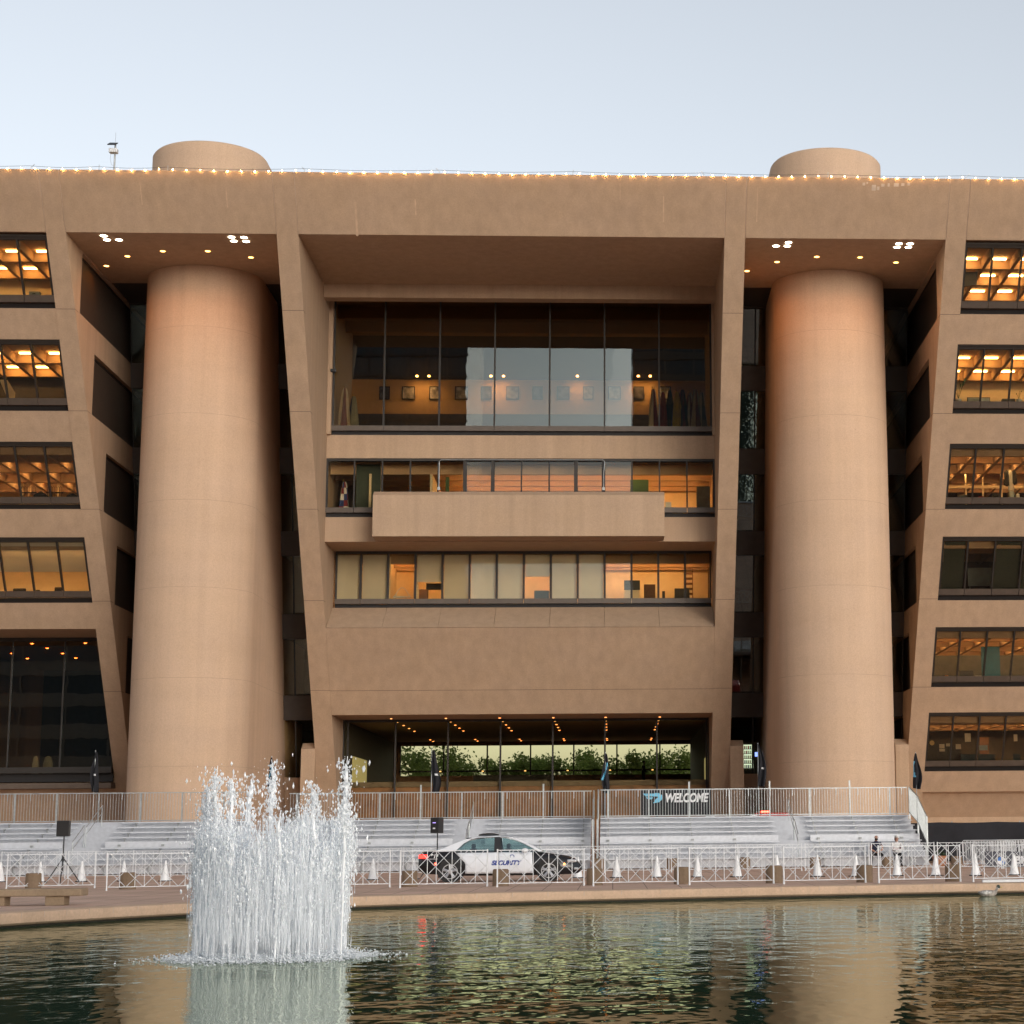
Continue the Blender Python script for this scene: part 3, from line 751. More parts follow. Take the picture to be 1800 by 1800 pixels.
# ------------------------------------------------------------------ barricades
LEN, HB, ZBB = 2.44, 1.02, .10
def make_barricade():
    t = thing('barricade', '', 'barricade', (0, 0, 0), 0, 'white lattice barricades')
    for x in (.0, LEN):
        p = MB().box(x - .017, x + .017, -.017, .017, .0, HB + .012).box(x - .022, x + .022, -.022, .022, 0, .07); local(p, 'post', M['white'], t)
    for z in (ZBB, HB - .02): local(MB().box(.025, LEN - .025, -.010, .010, z - .010, z + .010), 'rail', M['white'], t)
    lm = MB()
    for x in (.34, .75, 1.0, 1.44, 1.69, 2.1): lm.box(x - .008, x + .008, -.008, .008, ZBB, HB - .02)
    h0, h1 = ZBB, HB - .02
    for sgn, y in ((1, -.012), (-1, .012)):
        for c in [(-.9 + .47 * k) for k in range(8)] if sgn == 1 else [(.03 + .47 * k) for k in range(8)]:
            # x = c + sgn*(z-h0)
            za, zb_ = h0, h1
            xa, xb = c, c + sgn * (h1 - h0)
            if sgn == 1:
                if xa < .03: za = h0 + (.03 - c); xa = .03
                if xb > LEN - .03: zb_ = h0 + (LEN - .03 - c); xb = LEN - .03
            else:
                if xa > LEN - .03: za = h0 + (c - LEN + .03); xa = LEN - .03
                if xb < .03: zb_ = h0 + (c - .03); xb = .03
            if zb_ - za > .08: lm.bar((xa, y, za), (xb, y, zb_), .0085)
    local(lm, 'lattice', M['white'], t)
    return t
bar0 = make_barricade(); used = []
def place_bar(x, y, rz, label):
    if not used: o = bar0; o.location = (x, y, 0); o.rotation_euler = (0, 0, rz)
    else: o = dup(bar0, (x, y, 0), rz)
    o['label'] = label; used.append(o)
frontA = [(-165, 1563), (11, 1564), (187, 1566), (356, 1564), (530, 1562.5), (703, 1561), (874, 1559.5), (1043, 1558), (1212, 1556), (1378, 1554.3), (1545, 1552.5), (1711, 1550.5)]
frontL = ['at the frame edge beyond the stone bench', 'just behind the stone bench, with a cone behind its middle', 'past the end of the stone bench, before the fountain', 'behind the near edge of the fountain jets', 'half hidden by the far edge of the fountain jets', 'in front of the car boot and rear wheel', 'in front of the car door and SECURITY lettering', 'just past the car bonnet, two cones behind it', 'the third past the car, bollard at its start', 'in front of the steps of the two-person bleacher', 'in front of the two seated people', 'nearest the duck, with the white plank before it']
for (px, py), lb in zip(frontA, frontL):
    p = at_z(px, py, 0)
    place_bar(p.x, p.y, math.radians(random.uniform(13, 19)), 'front-row white barricade ' + lb)
x = -33.2; k = 0
while x < 21:
    y = 74.6 - .045 * (x + 10) + random.uniform(-.25, .25)
    place_bar(x, y, math.radians(random.uniform(-5, 6)), 'back-row white barricade, %s counting from the stone bench side' % ORD[k])
    x += 2.53; k += 1

# ------------------------------------------------------------------ traffic cones
def make_cone():
    t = thing('traffic_cone', '', 'cone', (0, 0, 0), 0, 'white traffic cones')
    local(MB().lathe([(.155, .03), (.15, .06), (.03, .66), (.028, .69), (.018, .70)], n=20), 'cone_body', M['cone_w'], t, smooth=True)
    local(MB().box(-.2, .2, -.2, .2, 0, .03), 'base', M['rubber'], t, bevel=.008)
    return t
cone0 = make_cone(); ck = 0
for px in [0, 70, 143, 217, 290, 363, 436, 509, 582, 655, 727, 800, 1016, 1084, 1155, 1226, 1296, 1366, 1437, 1505, 1577, 1645, 1715, 1783]:
    py = 1551 - (px / 1800) * 12.5 + random.uniform(-.5, .5)
    p = at_z(px, py, 0)
    if px == 800: continue
    o = cone0 if ck == 0 else dup(cone0, (p.x, p.y, 0), random.uniform(-.3, .3))
    o.location = (p.x, p.y, 0)
    o['label'] = 'white cone on a black base, %s in the row counting from the bench' % ORD[ck]; ck += 1

# ------------------------------------------------------------------ bollards
M['bollard'] = concrete('bollard_stone', (.27, .19, .125), .3)
def make_bollard():
    t = MB().lathe([(.235, 0), (.23, .03), (.225, .42), (.215, .455), (.19, .47)], n=28).build('bollard', M['bollard'], None, smooth=True)
    return tag(t, '', 'bollard', 'squat stone bollards')
bol0 = make_bollard(); bk = 0
def place_bollard(p, label):
    global bk
    o = bol0 if bk == 0 else bol0.copy()
    if bk: COL.objects.link(o)
    o.location = (p.x, p.y, 0); s_ = random.uniform(.97, 1.05); o.scale = (s_, s_, s_); o['label'] = label; bk += 1
for i, (px, py) in enumerate([(58, 1563), (224, 1563), (392, 1561), (556, 1560), (720, 1559), (880, 1557.5), (1045, 1556), (1199, 1554), (1361, 1552.5), (1520, 1551), (1676, 1549.5)]):
    place_bollard(at_z(px, py, 0), 'squat stone bollard in the near row, %s from the bench' % ORD[i])
for i, px in enumerate([22, 146, 278, 405, 540, 671, 800, 930, 1052, 1181, 1309, 1433, 1560, 1682]):
    place_bollard(at_z(px, 1535 - px / 1800 * 10, 0), 'squat stone bollard in the far row by the bleachers, %s from the bench end' % ORD[i])

# ------------------------------------------------------------------ bench
pb = at_z(117, 1591, 0)
t = thing('stone_bench', 'long low stone bench standing by the pool rim', 'bench', (pb.x - 2.2, pb.y + .1, 0))
M['bench'] = concrete('bench_stone', (.34, .25, .165), .2)
zt_ = at_y(149, 1561, pb.y).z
xr_ = at_y(149, 1570, pb.y).x
MB().box(xr_ - 4.6, xr_, pb.y - .3, pb.y + .3, zt_ - .16, zt_).build('seat', M['bench'], t, bevel=.025)
for x in (pb.x - .2, pb.x - 1.45, pb.x - 3.6): MB().box(x - .2, x + .2, pb.y - .22, pb.y + .22, 0, zt_ - .162).build('leg', M['bench'], t, bevel=.015)

# ------------------------------------------------------------------ loudspeakers on stands
def speaker(px, py0, py1, Y, wpx, label_s, label_p, turn, badge, tripod=True):
    a, b = at_y(px, py0, Y), at_y(px, py1, Y)
    st = thing('speaker_stand', label_s, 'stand', (a.x, Y, 0), 0)
    hp = b.z
    MB().tube([(a.x, Y, .35), (a.x, Y, hp)], .022, 8).build('pole', M['plastic_k'], st)
    MB().tube([(a.x, Y, .72), (a.x, Y, .95)], .038, 8).build('collar', M['plastic_k'], st)
    for k in range(3):
        ang = math.radians(-80 + 120 * k); d = Vector((math.cos(ang), math.sin(ang), 0))
        q = Vector((a.x, Y, 0)) + d * .62
        MB().tube([(a.x, Y, .85), (q.x, q.y, .02)], .017, 6).build('leg', M['plastic_k'], st)
    sp = thing('loudspeaker', label_p, 'loudspeaker', (a.x, Y, b.z), turn)
    w = wpx / 2 * Y / FPX; h = a.z - b.z
    body = MB(); d = .36
    body.v = [(x, y, z) for z in (0.0, h) for x, y in ((-w, -.2), (w, -.2), (w * .7, .2), (-w * .7, .2))]
    body.f = [(0, 3, 2, 1), (4, 5, 6, 7), (0, 1, 5, 4), (1, 2, 6, 5), (2, 3, 7, 6), (3, 0, 4, 7)]; body.mi = [0] * 6
    local(body, 'cabinet', M['plastic_k'], sp, bevel=.02)
    local(MB().box(-w * .88, w * .88, -.212, -.198, .03, h - .03), 'grille', M['rubber'], sp)
    if badge:
        local(MB().box(-.05, .04, -.222, -.212, .14, .19), 'badge', M['print_w'], sp)
        local(MB().box(-.06, .06, -.222, -.212, .34, .37), 'display', emis('violet_display', (.35, .25, .7), .8), sp)
speaker(114, 1442.5, 1470, 66, 22, 'black tripod stand under the speaker near the stone bench', 'black loudspeaker on a tripod before the bleacher nearest the bench', 0, False)
speaker(769.5, 1437, 1464.5, 68, 17, 'black pole stand rising behind the security car', 'black loudspeaker with a lit display behind the security car', math.radians(-28), True)

# ------------------------------------------------------------------ flags along the bleacher backs
def flag(px, top, bot, label, seed, cyan):
    Y = 88.2; p = at_y(px, bot, Y); q = at_y(px, top, Y); rnd = random.Random(seed)
    t = thing('flag', label, 'flag', (p.x, Y, 2.3), 0, 'drooping black flags on the bleacher backs')
    MB().tube([(p.x, Y, 2.2), (p.x, Y, q.z)], .018, 6).build('pole', M['galv'], t)
    h = q.z - p.z; N, K = 22, 11; m = MB()
    for i in range(N + 1):
        s_ = i / N; z = q.z - .04 - h * s_
        w = .07 + .33 * math.sin(min(1, s_ * 1.15) * math.pi * .55) * (1 - .25 * max(0, s_ - .75) * 4)
        for k in range(K + 1):
            u = k / K
            yy = Y - .03 - .10 * math.sin(u * 9 + seed + s_ * 2) * (.3 + s_)
            xx = p.x + .02 + w * u * (1 if seed % 2 == 0 else .9) + .03 * math.sin(s_ * 7 + seed) - (w * .45 if seed % 3 == 1 else 0)
            m.v.append((xx, yy, z - .05 * u))
    for i in range(N):
        for k in range(K):
            a = i * (K + 1) + k; m.f.append((a, a + 1, a + K + 2, a + K + 1))
            s_ = i / N
            lit = cyan and (abs(k - 3 - 4 * math.sin(s_ * 5 + cyan)) < 1.3) and .22 < s_ < .66
            m.mi.append(1 if lit else (2 if (not cyan and .50 < s_ < .58 and 3 < k < 8) else 0))
    o = m.build('flag_cloth', [M['cloth_k'], M['cyan'], M['print_w']], t, smooth=True)
    s2 = o.modifiers.new('thick', 'SOLIDIFY'); s2.thickness = .006
flag(165, 1319, 1390, 'drooping black flag with a white mark, behind the bleacher nearest the bench', 1, 0)
flag(476, 1329, 1390, 'black flag with a light blue print beside the fountain jets', 4, 1.2)
flag(758, 1316, 1392, 'black flag without blue print, above the speaker behind the car', 2, 0)
flag(1064, 1322, 1392, 'black flag with a broad light blue print at the gap between bleachers', 7, .4)
flag(1333, 1306, 1380, 'plain black flag with a thin pale edge in front of the snack machine', 5, 0)
flag(1611, 1322, 1384, 'pointed black flag with light blue edges at the bleacher corner by the dark screen', 10, 2.6)

# ------------------------------------------------------------------ security car
CARX, CARY = -3.53, 62.0
car = thing('security_car', 'black and white security sedan parked behind the barricades', 'car', (CARX, CARY, 0), math.radians(1.5))
def lerp(t, a): # piecewise linear
    for (x0, y0), (x1, y1) in zip(a[:-1], a[1:]):
        if t <= x1: return y0 + (y1 - y0) * max(0, (t - x0)) / (x1 - x0)
    return a[-1][1]
def smooth_l(t, a): 
    return (lerp(t - .06, a) + 2 * lerp(t, a) + lerp(t + .06, a)) / 4
TOPZ = [(-2.52, .80), (-2.47, .99), (-2.3, 1.035), (-1.5, 1.04), (.95, .985), (1.6, .90), (2.2, .80), (2.42, .68), (2.52, .52)]
BELT = [(-2.52, .74), (-2.4, .90), (-1.2, .95), (.95, .90), (1.8, .80), (2.3, .68), (2.52, .48)]
BOTZ = [(-2.52, .42), (-2.35, .28), (-1.0, .20), (1.0, .20), (2.2, .22), (2.45, .24), (2.52, .34)]
HW = [(-2.52, .66), (-2.4, .82), (-1.9, .925), (-1.4, .945), (0, .92), (1.4, .945), (2.0, .90), (2.35, .80), (2.52, .55)]
def side(x, z):
    w = smooth_l(x, HW); zb, zm = smooth_l(x, BOTZ), smooth_l(x, BELT)
    s_ = (z - zb) / max(.01, zm - zb)
    return w * (1 - .07 * (1 - min(1, s_ * 2.2)) ** 2 - .09 * max(0, s_ - .45) ** 2 / .3)
st = [-2.52 + 5.04 * i / 56 for i in range(57)]; m = MB(); K = 12
WHL = (-1.53, 1.52); WR = .345
for x in st:
    zb, zm, zt = smooth_l(x, BOTZ), smooth_l(x, BELT), smooth_l(x, TOPZ)
    ring = []
    for k in range(8): z = zb + (zm - zb) * k / 7; ring.append((side(x, z), z))
    w = side(x, zm)
    ring += [(w * .93, zm + (zt - zm) * .55), (w * .7, zt - .012), (w * .35, zt), (0, zt + .004)]
    ring = [(0, zb)] + [(ring[0][0] * .9, zb)] + ring
    full = [(-y, z) for y, z in ring[:-1]] + [ring[-1]] + [(y, z) for y, z in reversed(ring[1:-1])]
    m.v += [(x, y, z) for y, z in full]
nr = len(full)
for i in range(len(st) - 1):
    for k in range(nr): m.f.append((i * nr + k, i * nr + (k + 1) % nr, (i + 1) * nr + (k + 1) % nr, (i + 1) * nr + k)); m.mi.append(0)
m.f += [tuple(range(nr)), tuple((len(st) - 1) * nr + k for k in range(nr - 1, -1, -1))]; m.mi += [0, 0]
body = local(m, 'body', M['car_k'], car, smooth=True)
# wheel wells: dark discs set just proud, tyres and rims
def patch(x0f, x1f, zs, off, name, mat, parent, sgn=-1, nx=14):
    p = MB(); nz_ = len(zs)
    for z in zs:
        for i in range(nx + 1):
            x = x0f(z) + (x1f(z) - x0f(z)) * i / nx; p.v.append((x, sgn * (side(x, z) + off), z))
    for j in range(nz_ - 1):
        for i in range(nx):
            a = j * (nx + 1) + i; q = (a, a + 1, a + nx + 2, a + nx + 1); p.f.append(q if sgn < 0 else q[::-1]); p.mi.append(0)
    o = local(p, name, mat, parent, smooth=True)
    s2 = o.modifiers.new('thick', 'SOLIDIFY'); s2.thickness = .006; s2.offset = 0
    return o
zs = [.27 + .68 * k / 9 for k in range(10)]
def arch_rear(z): return max(-1.13 - .0 * z, WHL[0] + math.sqrt(max(0, .43 ** 2 - max(0, z - .35) ** 2)) if z < .78 else -1.24)
DX = .03
for sg in (-1, 1):
    d1 = patch(lambda z: -1.06 if z < .62 else -1.06 - .28 * (z - .62) / .33, lambda z: -.06 - DX / 2, zs, .006, 'door', M['car_w'], car, sg)
    d2 = patch(lambda z: -.06 + DX / 2, lambda z: 1.03 - .05 * (z - .27), zs, .006, 'door', M['car_w'], car, sg)
    for d, hx in ((d1, -.93), (d2, .0)):
        h = MB().box(hx, hx + .2, sg * (side(hx, .82) + .012) - .012, sg * (side(hx, .82) + .012) + .012, .80, .83); local(h, 'handle', M['car_w'], d)
    # mirror
    local(MB().ball((.78, sg * 1.02, 1.0), .11, sc=(1, .8, .75)), 'mirror', M['car_w'], car, smooth=True)
    local(MB().box(-2.50, -2.22, sg * .86 - .03, sg * .86 + .03, .78, .90), 'tail_light', M['red_glow'], car, bevel=.02)
    local(MB().box(2.08, 2.38, sg * .80 - .045, sg * .80 + .045, .60, .70), 'headlight', M['chrome'], car, bevel=.03)
    local(MB().ball((-1.98, sg * (side(-1.98, .6) + .005), .60), .035), 'side_marker', M['red_dot'], car)
    local(MB().ball((2.0, sg * (side(2.0, .55) + .005), .55), .035), 'side_marker', M['amber_dot'], car)
def disc(cx, cz, y0, y1, r0, r1, n=36):   # ring lying in the x-z plane
    p = MB()
    for y, r in ((y0, r1), (y1, r1), (y1, r0), (y0, r0)):
        p.v += [(cx + r * math.cos(2 * math.pi * k / n), y, cz + r * math.sin(2 * math.pi * k / n)) for k in range(n)]
    for i in range(4):
        j = (i + 1) % 4
        for k in range(n): p.f.append((i * n + k, i * n + (k + 1) % n, j * n + (k + 1) % n, j * n + k)); p.mi.append(0)
    return p
for sg in (-1, 1):
    for wx in WHL:
        ys = sorted((sg * .74, sg * .955)); yo = sg * .955
        local(disc(wx, WR + .02, *sorted((sg * .5, sg * (side(wx, .5) + .004))), .02, .385), 'wheel_well', M['rubber'], car)
        wh = disc(wx, WR, *ys, .235, WR); w_ = local(wh, 'wheel', M['tyre'], car, smooth=True)
        rim_ = disc(wx, WR, *sorted((yo - sg * .06, yo + sg * .006)), .215, .24)
        for k in range(5):
            a = 2 * math.pi * k / 5 + .3
            for da in (-.16, .16):
                c1 = Vector((wx + .05 * math.cos(a + da), yo - sg * .01, WR + .05 * math.sin(a + da))); c2 = Vector((wx + .222 * math.cos(a + da * .75), yo - sg * .008, WR + .222 * math.sin(a + da * .75)))
                rim_.tube([c1, c2], [.026, .022], 6)
        hb = disc(wx, WR, *sorted((yo - sg * .04, yo + sg * .008)), .004, .065); rim_.quadm(hb.v, hb.f)
        local(rim_, 'rim', M['chrome'], w_, smooth=True)
        local(disc(wx, WR, *sorted((sg * .80, sg * .90)), .004, .22), 'brake_shadow', M['rubber'], w_)
# greenhouse
ROOF = [(-1.98, 1.03), (-1.6, 1.17), (-1.1, 1.36), (-.6, 1.455), (-.1, 1.48), (.2, 1.455), (.6, 1.32), (1.0, 1.15), (1.38, .97)]
def gy(x, z): return .80 - .235 * (z - .95) / .53
def rz_(x): return smooth_l(x, ROOF)
roofm = MB(); xs_ = [-1.02 + 1.36 * i / 14 for i in range(15)]
for x in xs_:
    z = rz_(x)
    for k in range(9): u = -1 + 2 * k / 8; roofm.v.append((x, u * (gy(x, z) + .03), z + .025 * (1 - u * u) - .012 * abs(u) ** 6))
for i in range(14):
    for k in range(8): a = i * 9 + k; roofm.f.append((a, a + 9, a + 10, a + 1)); roofm.mi.append(0)
ro = local(roofm, 'roof', M['car_w'], car, smooth=True); s2 = ro.modifiers.new('thick', 'SOLIDIFY'); s2.thickness = .03
def strip3(pts, wid, name, mat):   # a flat pillar along points (x, z) on each side
    for sg in (-1, 1):
        p = MB()
        for (x, z), (wa, wb) in zip(pts, wid): p.v += [(x - wa, sg * (gy(x, z) + .012), z), (x + wb, sg * (gy(x, z) + .012), z)]
        for i in range(len(pts) - 1): p.f.append((2 * i, 2 * i + 1, 2 * i + 3, 2 * i + 2)); p.mi.append(0)
        o = local(p, name, mat, car); s2 = o.modifiers.new('thick', 'SOLIDIFY'); s2.thickness = .05; s2.offset = 0
strip3([(1.30, .955), (.96, 1.15), (.6, 1.315), (.3, 1.43)], [(.10, .05), (.08, .05), (.06, .05), (.05, .04)], 'pillar', M['car_w'])
strip3([(-1.62, .99), (-1.50, 1.10), (-1.25, 1.25), (-.95, 1.38), (-.7, 1.43)], [(.42, .22), (.24, .22), (.14, .12), (.1, .05), (.06, .04)], 'pillar', M['car_w'])
strip3([(-.02, .95), (-.05, 1.2), (-.08, 1.44)], [(.16, .1), (.13, .09), (.1, .09)], 'pillar', M['plastic_k'])
strip3([(-.95, 1.37), (-.5, 1.432), (0, 1.447), (.3, 1.42)], [(.04, .04)] * 4, 'roof_trim', M['plastic_k'])
for sg in (-1, 1):
    for xa, xb, nm in ((-1.42, -.15, 'side_window'), (.05, 1.14, 'side_window')):
        p = MB(); N = 10
        for i in range(N + 1):
            x = xa + (xb - xa) * i / N; zt = max(.97, rz_(x) - .045); p.v += [(x, sg * gy(x, .95), .94), (x, sg * gy(x, zt), zt)]
        for i in range(N): p.f.append((2 * i, 2 * i + 2, 2 * i + 3, 2 * i + 1)); p.mi.append(0)
        local(p, nm, M['car_glass'], car)
for a, b, nm in (((.34, 1.42), (1.36, .97), 'windscreen'), ((-1.02, 1.37), (-1.98, 1.03), 'rear_window')):
    p = MB()
    for (x, z) in (a, b):
        for k in range(5): u = -1 + 2 * k / 4; p.v.append((x + (1 if nm == 'windscreen' else -1) * .06 * (1 - u * u), u * gy(x, z), z))
    for k in range(4): p.f.append((k, k + 1, k + 6, k + 5)); p.mi.append(0)
    local(p, nm, M['car_glass'], car)
for x in (-.85, .25):
    for y in (-.38, .38): local(MB().box(x - .09, x + .09, y - .24, y + .24, .7, 1.08).box(x - .05, x + .05, y - .12, y + .12, 1.08, 1.24), 'seat', M['plastic_k'], car, bevel=.04)
local(MB().box(.85, 1.25, -.7, .7, .8, 1.0), 'dashboard', M['plastic_k'], car)
hd = MB(); N = 12
for i in range(N + 1):
    x = 1.2 + 1.12 * i / N
    for k in range(7): u = -1 + 2 * k / 6; zt = smooth_l(x, TOPZ); hd.v.append((x, u * side(x, smooth_l(x, BELT)) * .80, zt + .018 - .02 * u * u))
for i in range(N):
    for k in range(6): a = i * 7 + k; hd.f.append((a, a + 7, a + 8, a + 1)); hd.mi.append(0)
local(hd, 'bonnet', M['car_w'], car, smooth=True)
local(MB().box(2.40, 2.56, -.55, .55, .34, .58), 'bumper', M['plastic_k'], car, bevel=.03)
local(MB().box(2.30, 2.44, -.84, -.6, .36, .44), 'fog_lamp', M['chrome'], car, bevel=.02)
local(MB().lathe([(.30, 0), (.28, .05), (.16, .085), (.02, .09)], (-.38, 0, 1.495), 20, 0, 1.1, .9), 'beacon', M['plastic_k'], car, smooth=True)
local(MB().box(-.1, .18, -.06, .06, 1.545, 1.56), 'beacon_fin', M['plastic_k'], car)
local(MB().box(-1.08, -.92, -.05, .05, 1.40, 1.44).tube([(-1.0, 0, 1.42), (-1.1, 0, 1.75)], .006, 4), 'antenna', M['plastic_k'], car)
carM = Matrix.Translation((CARX, CARY, 0)) @ Matrix.Rotation(math.radians(1.5), 4, 'Z')
def on_side(x, z, off=.013): return carM @ Matrix.Translation((x, -(side(x, z) + off), z)) @ FACE
text('SECURITY', .20, M['blue'], 'lettering', car, on_side(.19, .605, .022), .25, .010, .003)
text('911', .17, M['print_w'], 'lettering', car, on_side(-2.02, .845, .018), .2, .006, .003)
local(MB().box(-2.2, -1.84, -side(-2.0, .76) - .014, -side(-2.0, .76) - .008, .752, .764), 'lettering', M['print_w'], car)
lg = disc(.38, .81, -side(.38, .81) - .016, -side(.38, .81) - .01, .045, .075, 24); lg.box(.31, .335, -side(.38, .81) - .016, -side(.38, .81) - .01, .73, .885).box(.30, .46, -side(.38, .81) - .016, -side(.38, .81) - .01, .70, .712)
local(lg, 'emblem', plain('pale_blue_emblem', (.25, .30, .50), .6), car)

car.scale = (1, 1, .945)
# ------------------------------------------------------------------ fountain
fb = at_z(474, 1684, WZ); FXc, FYc = fb.x, fb.y
def water_white(name, dens, col=(.93, .95, .97)):
    m, n_, l, b = nodes(name); out = n_['Material Output']; n_.remove(b)
    df = n_.new('ShaderNodeBsdfDiffuse'); df.inputs['Color'].default_value = (*col, 1)
    tl = n_.new('ShaderNodeBsdfTranslucent'); tl.inputs['Color'].default_value = (*col, 1)
    tr = n_.new('ShaderNodeBsdfTransparent'); gl = n_.new('ShaderNodeBsdfGlossy'); gl.inputs['Roughness'].default_value = .35
    a = n_.new('ShaderNodeAddShader'); tl.inputs['Color'].default_value = (.17, .175, .18, 1); l.new(df.outputs[0], a.inputs[0]); l.new(tl.outputs[0], a.inputs[1])
    c = n_.new('ShaderNodeMixShader'); c.inputs[0].default_value = .14; l.new(a.outputs[0], c.inputs[1]); l.new(gl.outputs[0], c.inputs[2])
    d = n_.new('ShaderNodeMixShader'); d.inputs[0].default_value = dens; l.new(tr.outputs[0], d.inputs[1]); l.new(c.outputs[0], d.inputs[2])
    l.new(d.outputs[0], out.inputs['Surface']); return m
M['jet'] = water_white('jet_water', .98); M['mist'] = water_white('mist_water', .16); M['froth'] = water_white('froth_water', .92)
fo = thing('fountain', 'white fountain jets rising in a ring from the pool', 'fountain', (FXc, FYc, WZ))
rnd = random.Random(3)
fscale = 27.0 / FPX
def blob(m, c, r, sz, n=5):
    o = len(m.v); ang = rnd.uniform(0, 6.28)
    m.v.append((c[0], c[1], c[2] - r * sz))
    for k in range(n): a = ang + 2 * math.pi * k / n; q = r * rnd.uniform(.7, 1.25); m.v.append((c[0] + q * math.cos(a), c[1] + q * math.sin(a), c[2] + rnd.uniform(-.3, .3) * r * sz))
    m.v.append((c[0], c[1], c[2] + r * sz))
    for k in range(n):
        m.f.append((o, o + 1 + (k + 1) % n, o + 1 + k)); m.f.append((o + n + 1, o + 1 + k, o + 1 + (k + 1) % n)); m.mi += [0, 0]
jets = []
NJ = 34; RJ = .95
tops = {0: 1345}
for j in range(NJ):
    a = 2 * math.pi * j / NJ + .1; R_ = RJ
    x = FXc + R_ * math.cos(a) + rnd.uniform(-.04, .04); y = FYc + R_ * .95 * math.sin(a) + rnd.uniform(-.04, .04)
    jets.append((x, y, rnd.choice([1.2, 1.4, 1.5, 1.6, 1.75, 1.65, 1.9])))
for px, top in ((390, 1346), (410, 1360), (435, 1358), (466, 1332), (547, 1371), (600, 1330), (516, 1410), (372, 1372), (585, 1400), (350, 1400)):
    x = FXc + (px - 474) * fscale; y = FYc + rnd.uniform(-.6, .6); jets.append((x, y, at_y(px, top, FYc).z - WZ))
for (x, y, h) in jets:
    m = MB(); N = 26; pts = []; rs = []; dx_, dy_ = rnd.uniform(-.03, .03), rnd.uniform(-.03, .03); ph = rnd.uniform(0, 6)
    for i in range(N + 1):
        s_ = i / N; z = WZ - .02 + h * s_
        wob = .012 * s_ * math.sin(s_ * 22 + ph) + .02 * s_ * s_ * math.sin(s_ * 9 + ph * 2)
        pts.append((x + dx_ * s_ + wob, y + dy_ * s_ + wob * .6, z))
        rs.append((.013 + .020 * s_ * (1 - .7 * max(0, s_ - .8) * 5) * rnd.uniform(.5, 1.4)) * (.25 if s_ > .93 else 1))
    m.tube(pts, rs, 6)
    for q in range(260):
        s_ = rnd.random() ** .55; i = min(N, int(s_ * N)); c = pts[i]; sp = .02 + .085 * s_
        blob(m, (c[0] + rnd.gauss(0, sp), c[1] + rnd.gauss(0, sp), c[2] + rnd.gauss(0, .05) + (rnd.random() ** 3 * .12 if s_ > .9 else 0)), rnd.choice([.004, .006, .008, .012, .018]) * (.6 + .25 * s_), rnd.uniform(1, 3.4))
    if h > 1.95:
        for q in range(330):
            s_ = .62 + .36 * rnd.random(); i = min(N, int(s_ * N)); c = pts[i]; sp = .05 * (1.15 - s_) + .03
            blob(m, (c[0] + rnd.gauss(0, sp), c[1] + rnd.gauss(0, sp), c[2] + rnd.gauss(0, .04)), rnd.uniform(.006, .017), rnd.uniform(.9, 2.4))
    m.build('water_jet', M['jet'], fo, smooth=True)
# falling spray: long thin streaks, denser along the ring; froth near the tops; a low churned foam ring
M['streak'] = water_white('streak_water', .34)
m = MB()
for q in range(8500):
    a = rnd.uniform(0, 6.283); R_ = RJ * math.sqrt(rnd.random())
    if rnd.random() < .6: R_ = RJ + rnd.gauss(0, .05)
    x = FXc + R_ * math.cos(a); y = FYc + R_ * math.sin(a); z = WZ + 1.6 * rnd.random(); L_ = rnd.uniform(.10, .5); r_ = rnd.uniform(.003, .0085)
    z *= 1.0; z1 = min(z + L_, WZ + 1.42 + .2 * math.sin(a * 5 + 1) + .15 * math.sin(a * 11) + .3 * rnd.random())
    jx = rnd.uniform(-.012, .012)
    if z1 - z < .06: continue
    m.tube([(x, y, z), (x + jx, y, z + (z1 - z) * .3), (x + jx * .4, y, z + (z1 - z) * .75), (x, y, z1)], [.001, r_, r_ * .8, .001], 5)
sp = m.build('falling_spray', M['streak'], fo, smooth=True); sp['kind'] = 'stuff'
m = MB()
for q in range(3600):
    a = rnd.uniform(0, 6.283); R_ = RJ + rnd.gauss(0, .06) if rnd.random() < .75 else RJ * math.sqrt(rnd.random())
    z = WZ + 1.38 + .2 * math.sin(a * 5 + 1) + .12 * math.sin(a * 11) + rnd.gauss(0, .22)
    blob(m, (FXc + R_ * math.cos(a), FYc + R_ * math.sin(a), z), rnd.uniform(.004, .016) * (1 if z < WZ + 1.7 else .6), rnd.uniform(1, 2.6), 5)
sp = m.build('froth', M['jet'], fo, smooth=True); sp['kind'] = 'stuff'
m = MB()
for q in range(14000):
    a = rnd.uniform(0, 6.283); R_ = abs(rnd.gauss(.80, .24))
    if rnd.random() < .12: R_ = .9 + abs(rnd.gauss(0, .32))
    blob(m, (FXc + R_ * math.cos(a) * 1.08, FYc + R_ * math.sin(a), WZ + abs(rnd.gauss(0, .045)) * max(.15, 1 - abs(R_ - .9)) + .001), rnd.uniform(.004, .019), rnd.uniform(.3, 1.0), 5)
sp = m.build('foam', M['froth'], fo, smooth=True); sp['kind'] = 'stuff'

# fine mist hanging between the jets: a soft uneven volume
vm, n_, l, b = nodes('spray_mist'); n_.remove(b)
pv = n_.new('ShaderNodeVolumePrincipled'); pv.inputs['Color'].default_value = (.97, .98, 1, 1); pv.inputs['Anisotropy'].default_value = .1
tc = n_.new('ShaderNodeTexCoord'); mp = n_.new('ShaderNodeMapping'); mp.inputs['Scale'].default_value = (5, 5, 1.4); l.new(tc.outputs['Object'], mp.inputs['Vector'])
nz_ = n_.new('ShaderNodeTexNoise'); nz_.inputs['Scale'].default_value = 1.3; nz_.inputs['Detail'].default_value = 3; l.new(mp.outputs['Vector'], nz_.inputs['Vector'])
r1 = n_.new('ShaderNodeMapRange'); r1.inputs['From Min'].default_value = .38; r1.inputs['From Max'].default_value = .72; r1.inputs['To Min'].default_value = 0; r1.inputs['To Max'].default_value = 1.9
